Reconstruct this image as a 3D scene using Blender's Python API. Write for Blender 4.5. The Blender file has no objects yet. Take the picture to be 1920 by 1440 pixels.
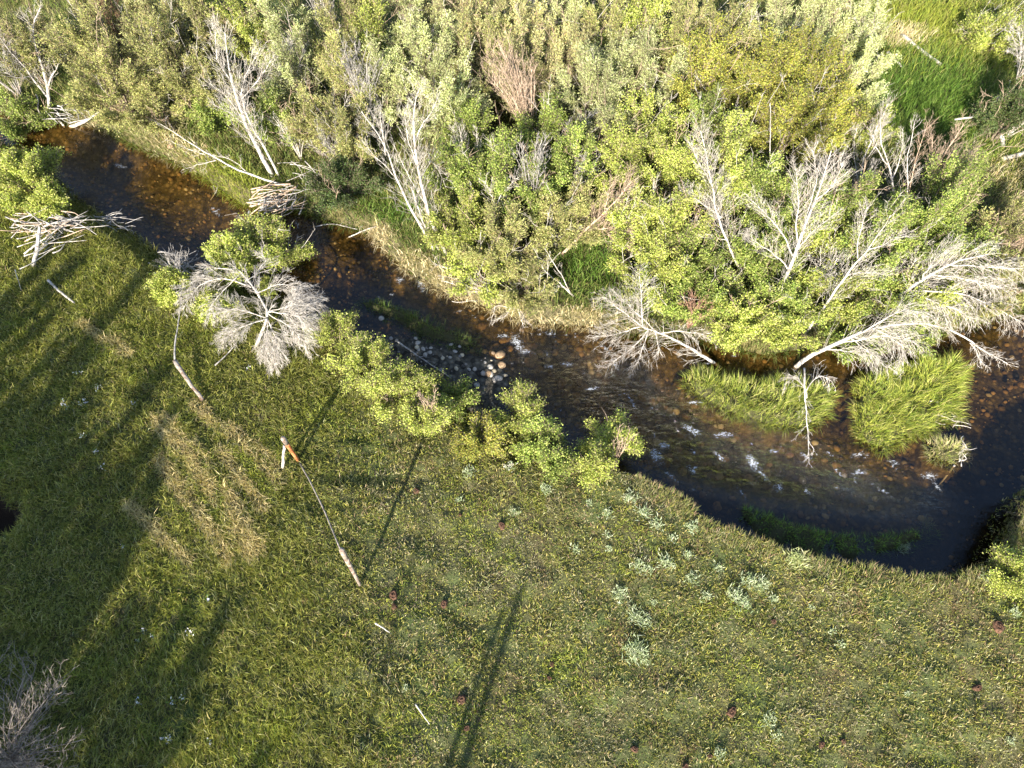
import bpy, math
import numpy as np

rng = np.random.default_rng(7)
C = bpy.context.scene.collection
scene = bpy.context.scene

# ------------------------------------------------------------------ camera, light, exposure
H = 12.0
FPX = 1371.0
TILT = math.atan(780 / FPX)
cam = bpy.data.objects.new('camera', bpy.data.cameras.new('camera'))
C.objects.link(cam)
cam.location = (0, 0, H)
cam.rotation_euler = (TILT, 0, 0)
cam.data.sensor_width = 36
cam.data.lens = 36 * FPX / 1920
cam.data.clip_start = 0.1
cam.data.clip_end = 2000
scene.camera = cam

SUN_EL = math.radians(28)
SH = np.array([0.31, 0.951])               # ground direction in which shadows fall
SH = SH / np.linalg.norm(SH)
COT = 1 / math.tan(SUN_EL)
w = bpy.data.worlds.new('World'); scene.world = w; w.use_nodes = True
nt = w.node_tree; nt.nodes.clear()
sky = nt.nodes.new('ShaderNodeTexSky'); sky.sky_type = 'NISHITA'; sky.sun_disc = False
sky.sun_elevation = SUN_EL
sun_dir = np.array([-SH[0] * math.cos(SUN_EL), -SH[1] * math.cos(SUN_EL), math.sin(SUN_EL)])
sky.sun_rotation = math.atan2(sun_dir[0], sun_dir[1])
bg = nt.nodes.new('ShaderNodeBackground'); bg.inputs[1].default_value = 0.10
wo = nt.nodes.new('ShaderNodeOutputWorld')
nt.links.new(sky.outputs[0], bg.inputs[0]); nt.links.new(bg.outputs[0], wo.inputs[0])
sl = bpy.data.lights.new('sun', 'SUN'); sl.energy = 5.0; sl.angle = math.radians(0.6); sl.color = (1.0, 0.90, 0.74)
so = bpy.data.objects.new('sun', sl); C.objects.link(so)
from mathutils import Vector
so.rotation_euler = Vector(-sun_dir).to_track_quat('-Z', 'Y').to_euler()
scene.view_settings.view_transform = 'Standard'
scene.view_settings.look = 'None'
scene.view_settings.exposure = 1.9
scene.view_settings.gamma = 1
scene.cycles.max_bounces = 6
scene.cycles.diffuse_bounces = 3
scene.cycles.transparent_max_bounces = 8

# ------------------------------------------------------------------ helpers
cs, sn = math.cos(TILT), math.sin(TILT)
def ray(px, py):
    u = (px - 960) / FPX; v = (720 - py) / FPX
    d = np.array([u, v * cs + sn, v * sn - cs])
    return d / -d[2]
def P(px, py, z=0.0):
    d = ray(px, py); t = H - z
    return np.array([0, 0, H]) + d * t
def zauto(px, py, xy):
    d = ray(px, py)[:2]
    return H - float(np.dot(d, xy) / np.dot(d, d))
def hashlat(ix, iy, seed):
    n = (ix * 374761393 + iy * 668265263 + seed * 1274126177) & 0x7fffffff
    n = ((n ^ (n >> 13)) * 1274126177) & 0x7fffffff
    return ((n ^ (n >> 16)) & 0xffff) / 65535.0
def noise(x, y, s, seed=0, octv=3):
    x = np.asarray(x, float); y = np.asarray(y, float)
    out = 0; amp = 1; tot = 0
    for o in range(octv):
        X = x / s * 2 ** o + 1000; Y = y / s * 2 ** o + 1000
        ix = np.floor(X).astype(np.int64); iy = np.floor(Y).astype(np.int64)
        fx = X - ix; fy = Y - iy
        fx = fx * fx * (3 - 2 * fx); fy = fy * fy * (3 - 2 * fy)
        a = hashlat(ix, iy, seed + o); b = hashlat(ix + 1, iy, seed + o)
        c = hashlat(ix, iy + 1, seed + o); d = hashlat(ix + 1, iy + 1, seed + o)
        out = out + amp * ((a * (1 - fx) + b * fx) * (1 - fy) + (c * (1 - fx) + d * fx) * fy)
        tot += amp; amp *= 0.5
    return out / tot
def sst(x, a=0.0, b=1.0):
    t = np.clip((x - a) / (b - a), 0, 1); return t * t * (3 - 2 * t)
def nrm(v):
    return v / (np.linalg.norm(v, axis=-1, keepdims=True) + 1e-9)
def dseg(x, y, poly, closed=False):
    x = np.asarray(x, float); y = np.asarray(y, float)
    best = np.full(x.shape, 1e9)
    n = len(poly)
    for i in range(n if closed else n - 1):
        a = poly[i]; b = poly[(i + 1) % n]
        ab = b - a; L = max(ab @ ab, 1e-9)
        t = np.clip(((x - a[0]) * ab[0] + (y - a[1]) * ab[1]) / L, 0, 1)
        best = np.minimum(best, np.hypot(x - a[0] - t * ab[0], y - a[1] - t * ab[1]))
    return best
def inside(x, y, poly):
    x = np.asarray(x, float); y = np.asarray(y, float)
    r = np.zeros(x.shape, bool); n = len(poly); j = n - 1
    for i in range(n):
        xi, yi = poly[i]; xj, yj = poly[j]
        if yi != yj:
            r ^= ((yi > y) != (yj > y)) & (x < (xj - xi) * (y - yi) / (yj - yi) + xi)
        j = i
    return r
def sdist(x, y, poly):
    d = dseg(x, y, poly, True)
    return np.where(inside(x, y, poly), d, -d)      # positive inside

def mesh_np(name, V, faces, mats, parent=None, col=None, smooth=True, extra=None, matidx=None):
    V = np.asarray(V, np.float32).reshape(-1, 3)
    if parent is not None:
        V = V - np.array(parent.location, np.float32)
    me = bpy.data.meshes.new(name)
    me.vertices.add(len(V)); me.vertices.foreach_set('co', V.ravel())
    idx = np.concatenate([f.ravel() for f in faces]).astype(np.int32)
    tot = np.concatenate([np.full(len(f), f.shape[1]) for f in faces])
    st = np.concatenate([[0], np.cumsum(tot)[:-1]]).astype(np.int32)
    me.loops.add(len(idx)); me.loops.foreach_set('vertex_index', idx)
    me.polygons.add(len(tot)); me.polygons.foreach_set('loop_start', st)
    if not isinstance(mats, (list, tuple)): mats = [mats]
    for m in mats: me.materials.append(m)
    if matidx is not None: me.polygons.foreach_set('material_index', matidx.astype(np.int32))
    me.update(calc_edges=True)
    me.polygons.foreach_set('use_smooth', np.full(len(tot), smooth))
    if col is not None:
        a = me.color_attributes.new('Col', 'FLOAT_COLOR', 'POINT')
        c4 = np.ones((len(V), 4), np.float32); c4[:, :3] = col
        a.data.foreach_set('color', c4.ravel())
    if extra:
        for k, v in extra.items():
            a = me.attributes.new(k, 'FLOAT', 'POINT'); a.data.foreach_set('value', np.asarray(v, np.float32))
    o = bpy.data.objects.new(name, me); C.objects.link(o)
    if parent is not None: o.parent = parent
    return o
def thing(name, label, cat, loc, group=None):
    o = bpy.data.objects.new(name, None); C.objects.link(o)
    o.location = tuple(float(v) for v in loc); o.empty_display_size = 0.2
    return tag(o, label, cat, group)
def tag(o, label, cat, group=None, kind=None):
    o['label'] = label; o['category'] = cat
    if group: o['group'] = group
    if kind: o['kind'] = kind
    return o

class Acc:                                            # collects geometry for ONE mesh
    def __init__(s): s.V = []; s.F = {}; s.c = []; s.n = 0
    def add(s, V, F, col=None):
        V = np.asarray(V, np.float32).reshape(-1, 3)
        for f in (F if isinstance(F, list) else [F]):
            s.F.setdefault(f.shape[1], []).append(f + s.n)
        s.V.append(V); s.n += len(V)
        if col is not None:
            s.c.append(np.broadcast_to(np.asarray(col, np.float32), (len(V), 3)))
    def build(s, name, mat, parent=None, smooth=True):
        return mesh_np(name, np.concatenate(s.V), [np.concatenate(v) for v in s.F.values()], mat, parent,
                       np.concatenate(s.c) if s.c else None, smooth)

def tubes(P_, R, sides=3, cap=False):
    P_ = np.asarray(P_, float); R = np.asarray(R, float)
    N, K, _ = P_.shape
    T = np.gradient(P_, axis=1); T = nrm(T)
    ref = np.where(np.abs(T[..., 2:3]) > 0.9, np.array([1., 0, 0]), np.array([0, 0, 1.]))
    ref = np.broadcast_to(ref[:, :1], T.shape)
    U = nrm(np.cross(T, ref)); W = np.cross(T, U)
    a = np.linspace(0, 2 * math.pi, sides, endpoint=False)
    V = P_[:, :, None] + R[:, :, None, None] * (U[:, :, None] * np.cos(a)[:, None] + W[:, :, None] * np.sin(a)[:, None])
    i = np.arange(N)[:, None, None] * K * sides; k = np.arange(K - 1)[None, :, None] * sides
    s = np.arange(sides)[None, None]; s2 = (s + 1) % sides
    F = np.stack([i + k + s, i + k + s2, i + k + sides + s2, i + k + sides + s], -1).reshape(-1, 4)
    faces = [F]
    if cap:
        base = (np.arange(N) * K * sides)[:, None] + np.arange(sides)[None]
        faces.append(base[:, ::-1].copy()); faces.append(base + (K - 1) * sides)
    return V.reshape(-1, 3), faces
def resample(pts, K):
    pts = np.asarray(pts, float)
    d = np.concatenate([[0], np.cumsum(np.linalg.norm(np.diff(pts, axis=0), axis=1))])
    t = np.linspace(0, d[-1], K)
    q = np.stack([np.interp(t, d, pts[:, j]) for j in range(3)], 1)
    for _ in range(2): q[1:-1] = 0.5 * q[1:-1] + 0.25 * (q[:-2] + q[2:])
    return q

# ------------------------------------------------------------------ materials
def newmat(name):
    m = bpy.data.materials.new(name); m.use_nodes = True
    m.node_tree.nodes.clear(); return m, m.node_tree, m.node_tree.nodes, m.node_tree.links
def leafmat(name, trans=0.3, rough=0.55, spec=0.3, tcol=(1.0, 1.0, 0.5)):
    m, t, N, L = newmat(name)
    a = N.new('ShaderNodeAttribute'); a.attribute_name = 'Col'
    p = N.new('ShaderNodeBsdfPrincipled'); p.inputs['Roughness'].default_value = rough
    p.inputs['Specular IOR Level'].default_value = spec
    tr = N.new('ShaderNodeBsdfTranslucent')
    mc = N.new('ShaderNodeMix'); mc.data_type = 'RGBA'; mc.blend_type = 'MULTIPLY'; mc.inputs[0].default_value = 1
    mc.inputs[7].default_value = (*tcol, 1)
    L.new(a.outputs['Color'], mc.inputs[6]); L.new(mc.outputs[2], tr.inputs[0])
    L.new(a.outputs['Color'], p.inputs['Base Color'])
    mx = N.new('ShaderNodeMixShader'); mx.inputs[0].default_value = trans
    L.new(p.outputs[0], mx.inputs[1]); L.new(tr.outputs[0], mx.inputs[2])
    o = N.new('ShaderNodeOutputMaterial'); L.new(mx.outputs[0], o.inputs[0]); return m
def barkmat(name, c1, c2, scale=14, rough=0.85, bump=0.5):
    m, t, N, L = newmat(name)
    tc = N.new('ShaderNodeTexCoord'); n = N.new('ShaderNodeTexNoise'); n.inputs['Scale'].default_value = scale
    n.inputs['Detail'].default_value = 6; L.new(tc.outputs['Object'], n.inputs['Vector'])
    r = N.new('ShaderNodeValToRGB'); r.color_ramp.elements[0].color = (*c1, 1); r.color_ramp.elements[1].color = (*c2, 1)
    r.color_ramp.elements[0].position = 0.38; r.color_ramp.elements[1].position = 0.62
    e = r.color_ramp.elements.new(0.28); e.color = (c1[0] * .4, c1[1] * .36, c1[2] * .32, 1)
    L.new(n.outputs['Fac'], r.inputs[0])
    p = N.new('ShaderNodeBsdfPrincipled'); p.inputs['Roughness'].default_value = rough
    p.inputs['Specular IOR Level'].default_value = 0.2
    L.new(r.outputs[0], p.inputs['Base Color'])
    b = N.new('ShaderNodeBump'); b.inputs['Strength'].default_value = bump; b.inputs['Distance'].default_value = 0.01
    L.new(n.outputs['Fac'], b.inputs['Height']); L.new(b.outputs[0], p.inputs['Normal'])
    o = N.new('ShaderNodeOutputMaterial'); L.new(p.outputs[0], o.inputs[0]); return m
M_leaf = leafmat('leaf', 0.35, 0.5, 0.35)
M_grass = leafmat('grass_blade', 0.3, 0.6, 0.2)
M_dead = barkmat('bleached_wood', (0.25, 0.23, 0.21), (0.52, 0.49, 0.45))
M_deadg = barkmat('grey_wood', (0.18, 0.17, 0.165), (0.40, 0.38, 0.36))
M_deadt = barkmat('tan_wood', (0.25, 0.18, 0.13), (0.46, 0.36, 0.28))
M_bark = barkmat('live_bark', (0.10, 0.08, 0.06), (0.22, 0.18, 0.14))
M_barkg = barkmat('dark_grey_wood', (0.12, 0.10, 0.09), (0.28, 0.25, 0.22))
M_red = barkmat('red_twig', (0.20, 0.11, 0.08), (0.33, 0.21, 0.15))
M_post = barkmat('weathered_post', (0.12, 0.08, 0.06), (0.27, 0.24, 0.21), 16)
M_orange = barkmat('orange_split_wood', (0.24, 0.075, 0.025), (0.42, 0.19, 0.08), 14)
M_dung = barkmat('dry_dung', (0.026, 0.016, 0.011), (0.115, 0.062, 0.040), 30, 0.95, 1.0)

# ------------------------------------------------------------------ stream layout (world coordinates)
def W2(px, py, z): return P(px, py, z)[:2]
ZW = -0.80
near_px = [(-260, 235, -.8), (-120, 245, -.8), (0, 258, -.8), (70, 292, -.8), (150, 372, -.8), (200, 405, -.8), (265, 440, -.8), (300, 478, -.8),
           (360, 500, -.8), (410, 515, -.8), (480, 545, -.8), (570, 575, -.8), (640, 612, -.8), (690, 655, -.8), (760, 700, -.8), (830, 745, -.8),
           (900, 785, -.8), (1000, 838, -.75), (1090, 872, -.6), (1190, 898, -.4), (1255, 912, -.1), (1300, 932, 0), (1318, 962, 0), (1400, 988, 0), (1450, 1014, 0),
           (1545, 1038, 0), (1660, 1054, 0), (1780, 1068, 0), (1850, 1052, 0), (1888, 985, 0), (1905, 930, 0), (1960, 890, 0), (2060, 860, 0), (2300, 840, 0)]
far_px = [(-260, 190), (-120, 200), (0, 212), (60, 224), (150, 235), (200, 247), (240, 272), (290, 292), (350, 318), (400, 352), (450, 388), (520, 402),
          (560, 398), (590, 408), (640, 427), (690, 442), (720, 474), (760, 512), (830, 552), (900, 578), (950, 598), (1020, 613), (1110, 618),
          (1170, 628), (1230, 640), (1300, 640), (1360, 655), (1430, 672), (1500, 662), (1560, 655), (1640, 650), (1740, 640), (1800, 622), (1850, 602), (1925, 590), (2060, 560), (2300, 520)]
NEAR = np.array([W2(*p) for p in near_px])
_k = [j for j, p in enumerate(near_px) if 1290 <= p[0] <= 1960]
_seg = []
for j in _k[:-1]:
    a_, b_ = NEAR[j], NEAR[j + 1]; q_ = max(1, int(np.linalg.norm(b_ - a_) / .17)); nn_ = np.array([-(b_ - a_)[1], (b_ - a_)[0]]) / np.linalg.norm(b_ - a_)
    for i_ in range(q_): _seg.append(a_ + (b_ - a_) * i_ / q_ + nn_ * rng.normal(0, .045))
NEAR = np.vstack([NEAR[:_k[0]], np.array(_seg), NEAR[_k[-1]:]])
FAR = np.array([W2(x, y, ZW) for x, y in far_px])
NEAR = np.vstack([[NEAR[0] + [-60, 4]], NEAR, [NEAR[-1] + [60, 8]]]); FAR = np.vstack([[FAR[0] + [-60, 4]], FAR, [FAR[-1] + [60, 12]]])
WATER = np.vstack([NEAR, FAR[::-1]])
def poly(px, z=ZW): return np.array([W2(x, y, z) for x, y in px])
ISL1 = poly([(1278, 712), (1310, 700), (1350, 704), (1430, 716), (1480, 712), (1545, 722), (1562, 745), (1548, 790), (1510, 806), (1440, 802), (1370, 780), (1300, 742)])
ISL2 = poly([(1606, 716), (1650, 690), (1720, 676), (1790, 668), (1812, 705), (1796, 780), (1740, 815), (1700, 822), (1655, 846), (1618, 836), (1603, 790)])
ISL3 = poly([(1738, 832), (1768, 826), (1806, 836), (1812, 862), (1786, 876), (1748, 862)])
ISL4 = poly([(664, 562), (700, 560), (760, 578), (830, 612), (893, 638), (905, 655), (870, 655), (790, 635), (730, 600), (680, 580)])
LEDGE = poly([(1380, 950), (1440, 960), (1520, 992), (1600, 1000), (1690, 998), (1755, 984), (1768, 1000), (1730, 1022), (1640, 1042), (1520, 1040), (1420, 1004)])
BAR = poly([(745, 630), (800, 640), (880, 662), (935, 678), (960, 720), (940, 760), (890, 790), (800, 745), (740, 690), (700, 640)])
ISLS = [ISL1, ISL2, ISL3, ISL4]

def ground(x, y):
    x = np.asarray(x, float); y = np.asarray(y, float)
    dn = dseg(x, y, NEAR); df = dseg(x, y, FAR); ins = inside(x, y, WATER)
    near = dn < df
    lf = 1 - sst(x, -0.8, 2.2); u3 = noise(x, y, .28, 15, 2) - .5
    u = noise(x, y, 2.2, 3) - 0.5; u2 = noise(x, y, 0.5, 9) - 0.5
    zn = -0.86 + .86 * ((1 - lf) * sst(dn / .10) + lf * (.45 * sst(dn / .8) + .55 * sst(dn / 6.5))) + (0.12 * u + 0.11 * u2 + .09 * u3) * sst(dn, 0, .5)
    zf = -0.86 + 0.36 * sst(df / 0.35) + 0.30 * sst(df / 5) + (0.25 * u + 0.08 * u2) * sst(df, 0, 1.0)
    land = np.where(near, zn, zf)
    dw = np.minimum(dn, df)
    hd_ = np.hypot((x + 9.15) / .8, (y - 4.2) / .7) + .5 * (noise(x, y, .4, 88) - .5); land = land - .75 * (1 - sst(hd_, .35, 1.0))
    bed = -0.86 - 0.30 * sst(dw / 0.9) + 0.10 * (noise(x, y, 0.9, 21) - 0.5)
    for q in ISLS:
        s = sdist(x, y, q)
        bed = np.maximum(bed, -0.9 + 0.22 * sst(s, -0.02, 0.22) + 0.05 * u2 - 0.5 * (s < -0.12))
    s = sdist(x, y, LEDGE); bed = np.maximum(bed, -1.2 + (0.38 + 0.5 * (noise(x, y, 0.3, 5) - .4)) * sst(s, -0.12, 0.1))
    s = sdist(x, y, BAR); bed = np.maximum(bed, np.where(s > -0.5, -1.0 + 0.26 * sst(s, -0.5, 0.25) + 0.08 * u2, -2))
    return np.where(ins, bed, land)

# one ground sheet, fine where the camera looks, coarse out to the horizon
def axis(a, b, step, ext):
    f = np.arange(a, b + step / 2, step); k = np.cumsum(0.15 * 1.18 ** np.arange(200)); k = k[k < ext]
    return np.concatenate([a - k[::-1], f, b + k])
gx = axis(-15, 15, 0.055, 600); gy = axis(-1, 21, 0.055, 600)
X, Y = np.meshgrid(gx, gy)
Z = ground(X, Y)
inner = (np.abs(X) < 15.2) & (Y > -1.2) & (Y < 21.2)
def G(x, y):
    x = np.asarray(x, float); y = np.asarray(y, float)
    ix = np.clip(np.searchsorted(gx, x) - 1, 0, len(gx) - 2); iy = np.clip(np.searchsorted(gy, y) - 1, 0, len(gy) - 2)
    fx = np.clip((x - gx[ix]) / (gx[ix + 1] - gx[ix]), 0, 1); fy = np.clip((y - gy[iy]) / (gy[iy + 1] - gy[iy]), 0, 1)
    return (Z[iy, ix] * (1 - fx) + Z[iy, ix + 1] * fx) * (1 - fy) + (Z[iy + 1, ix] * (1 - fx) + Z[iy + 1, ix + 1] * fx) * fy
def PG(px, py, dz=0.0):
    z = -0.3
    for _ in range(6):
        p = P(px, py, z); z = float(G(p[0], p[1])) + dz
    return P(px, py, z)
def ell(x, y, px, py, rx, ry, ang=0):
    """soft ellipse on the ground: centre and radii given where they show in the photograph (radii in metres, angle in degrees)"""
    c = PG(px, py); a = math.radians(ang); dx = x - c[0]; dy = y - c[1]
    u = (dx * math.cos(a) + dy * math.sin(a)) / rx; v = (-dx * math.sin(a) + dy * math.cos(a)) / ry
    return np.clip(1.25 - np.hypot(u, v), 0, 1)

INW = inside(X, Y, WATER); DN_ = dseg(X, Y, NEAR)
SD = np.where(INW, -DN_, DN_)                                 # real overhang: the foot of the cut bank is pulled back under the turf
gy_, gx_ = np.gradient(SD, gy, gx); gl_ = np.hypot(gx_, gy_) + 1e-6
ucut = .34 * np.where(INW, 1 - sst(DN_, 0, .55), 1.0) * sst(-Z, .12, .7) * sst(X, 1.7, 2.8) * (DN_ < .6) * (X < 14)
XU = X + gx_ / gl_ * ucut; YU = Y + gy_ / gl_ * ucut
DN = dseg(X, Y, NEAR); DF = dseg(X, Y, FAR)
n1 = noise(X, Y, 1.2, 31); n2 = noise(X, Y, 0.25, 33)
land_c = np.stack([0.050 + 0.03 * n1, 0.056 + 0.03 * n2, 0.022 + 0.012 * n1], -1)
far_c = np.stack([0.06 + 0.05 * n2, 0.055 + 0.04 * n2, 0.025 + 0.02 * n1], -1)
bed_c = np.stack([0.105 + 0.08 * n1, 0.085 + 0.06 * n1, 0.045 + 0.03 * n1], -1) * (0.6 + 0.7 * n2[..., None])
bar_c = np.stack([0.075 + 0.03 * n2, 0.07 + 0.03 * n2, 0.06 + 0.02 * n2], -1)
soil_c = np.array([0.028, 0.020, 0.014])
nearer = (DN < DF)[..., None]
colg = np.where(nearer, land_c, far_c)
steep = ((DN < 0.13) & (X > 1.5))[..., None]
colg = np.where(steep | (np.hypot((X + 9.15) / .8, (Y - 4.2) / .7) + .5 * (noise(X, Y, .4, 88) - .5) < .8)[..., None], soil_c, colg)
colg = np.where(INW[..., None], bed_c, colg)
mud_shade = (INW * (1 - sst(DN, .35, .9)) * sst(X, 1.8, 2.8))[..., None]  # muddy bed tone that also paints in the shade below the cut bank
colg = colg * (1 - mud_shade) + soil_c * mud_shade
barm = (INW & (Z > ZW - 0.04))[..., None]
colg = np.where(barm, bar_c, colg)
isl = np.zeros(X.shape, bool)
for q in ISLS + [LEDGE]: isl |= sdist(X, Y, q) > -0.02
colg = np.where(isl[..., None], np.array([0.045, 0.045, 0.02]), colg)

def groundmat():
    m, t, N, L = newmat('ground')
    a = N.new('ShaderNodeAttribute'); a.attribute_name = 'Col'
    wet = N.new('ShaderNodeAttribute'); wet.attribute_name = 'bed'
    tc = N.new('ShaderNodeTexCoord')
    v = N.new('ShaderNodeTexVoronoi'); v.inputs['Scale'].default_value = 9; v.inputs['Randomness'].default_value = 1
    v2 = N.new('ShaderNodeTexVoronoi'); v2.inputs['Scale'].default_value = 26
    nz = N.new('ShaderNodeTexNoise'); nz.inputs['Scale'].default_value = 40; nz.inputs['Detail'].default_value = 5
    for q in (v, v2, nz): L.new(tc.outputs['Object'], q.inputs['Vector'])
    sep = N.new('ShaderNodeSeparateColor'); L.new(v.outputs['Color'], sep.inputs[0])
    r = N.new('ShaderNodeMapRange'); r.inputs[3].default_value = 0.35; r.inputs[4].default_value = 1.7; L.new(sep.outputs[0], r.inputs[0])
    r2 = N.new('ShaderNodeMapRange'); r2.inputs[1].default_value = 0.0; r2.inputs[2].default_value = 0.5; r2.inputs[3].default_value = 1.15; r2.inputs[4].default_value = 0.45
    L.new(v.outputs['Distance'], r2.inputs[0])
    mu = N.new('ShaderNodeMath'); mu.operation = 'MULTIPLY'; L.new(r.outputs[0], mu.inputs[0]); L.new(r2.outputs[0], mu.inputs[1])
    one = N.new('ShaderNodeMix'); one.inputs[2].default_value = 1; L.new(wet.outputs['Fac'], one.inputs[0]); L.new(mu.outputs[0], one.inputs[3])
    rn = N.new('ShaderNodeMapRange'); rn.inputs[3].default_value = 0.5; rn.inputs[4].default_value = 1.5; L.new(nz.outputs['Fac'], rn.inputs[0])
    m2 = N.new('ShaderNodeMath'); m2.operation = 'MULTIPLY'; L.new(one.outputs[0], m2.inputs[0]); L.new(rn.outputs[0], m2.inputs[1])
    vm = N.new('ShaderNodeVectorMath'); vm.operation = 'SCALE'; L.new(a.outputs['Color'], vm.inputs[0]); L.new(m2.outputs[0], vm.inputs['Scale'])
    p = N.new('ShaderNodeBsdfPrincipled'); p.inputs['Roughness'].default_value = 0.9; p.inputs['Specular IOR Level'].default_value = 0.2
    L.new(vm.outputs[0], p.inputs['Base Color'])
    b = N.new('ShaderNodeBump'); b.inputs['Strength'].default_value = 0.7; b.inputs['Distance'].default_value = 0.03
    L.new(m2.outputs[0], b.inputs['Height']); L.new(b.outputs[0], p.inputs['Normal'])
    o = N.new('ShaderNodeOutputMaterial'); L.new(p.outputs[0], o.inputs[0]); return m
ny, nx = X.shape
ii = np.arange(ny * nx).reshape(ny, nx)
gf = np.stack([ii[:-1, :-1], ii[:-1, 1:], ii[1:, 1:], ii[1:, :-1]], -1).reshape(-1, 4)
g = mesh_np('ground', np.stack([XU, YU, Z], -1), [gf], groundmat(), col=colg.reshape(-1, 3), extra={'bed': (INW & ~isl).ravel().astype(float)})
g['kind'] = 'structure'

# ------------------------------------------------------------------ water
foam_px = [(235, 330, .35, .14), (410, 410, .5, .10), (470, 408, .5, .10), (790, 540, .42, .16), (750, 528, .25, .12), (970, 655, .5, .22), (985, 675, .35, .18),
           (945, 640, .3, .12), (1030, 705, .25, .12), (1225, 870, .40, .24), (1240, 850, .22, .14), (1110, 745, .4, .08), (1150, 700, .4, .10), (1210, 660, .4, .07),
           (1400, 880, .45, .20), (1420, 905, .3, .12), (1300, 760, .4, .09), (1290, 820, .45, .16), (1340, 870, .35, .12), (1500, 935, .3, .10),
           (1600, 860, .35, .12), (1595, 900, .35, .10), (1725, 905, .35, .16), (1740, 925, .25, .10), (1440, 860, .3, .10), (1130, 660, .4, .09), (1080, 640, .3, .07),
           (560, 430, .35, .08), (1010, 620, .4, .05), (860, 590, .3, .06), (890, 600, .3, .05), (1500, 870, .4, .1), (1660, 880, .3, .09), (1560, 900, .3, .08),
           (95, 245, .3, .06), (1350, 830, .5, .14), (1180, 770, .5, .09), (1060, 700, .35, .12), (1250, 900, .3, .12), (1290, 895, .25, .12), (1640, 935, .5, .07), (1380, 935, .4, .07)]
wx = np.arange(-40, 40.1, 0.08)
wx = np.concatenate([np.arange(-60, -15, 1.0), np.arange(-15, 15, 0.06), np.arange(15, 61, 1.0)]); wy = np.arange(2.0, 32, 0.06)
WX, WY = np.meshgrid(wx, wy)
keep = inside(WX, WY, WATER) | (dseg(WX, WY, WATER, True) < 0.45)
fo = np.zeros(WX.shape)
for _ in range(70):                                          # small broken wavelets through the shallow reaches
    c_ = [(1150, 740, 260, 70), (1440, 880, 230, 60), (780, 530, 110, 40), (1000, 660, 80, 40), (500, 410, 120, 15)][rng.choice(5, p=[.35, .3, .12, .15, .08])]
    foam_px.append((c_[0] + rng.uniform(-1, 1) * c_[2], c_[1] + rng.uniform(-1, 1) * c_[3] + .25 * 0, rng.uniform(.08, .28), rng.uniform(.03, .09)))
for (px, py, rx, ry) in foam_px:
    fo = np.maximum(fo, ell(WX, WY, px, py, rx * .8, ry * .8, -28 + 40 * math.sin(px * 3.1 + py)) * 1.1)
fo = fo * keep
riff = ell(WX, WY, 1150, 760, 3.6, 1.3, -28) + ell(WX, WY, 1450, 880, 3.2, 1.0, -15) + 0.5 * ell(WX, WY, 780, 540, 1.8, .7, -30)
riff = np.clip(riff, 0.12, 1)
wz = ZW + riff * 0.045 * (noise(WX + WY * .5, WY * 2.2, 0.35, 70) - 0.5)
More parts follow.
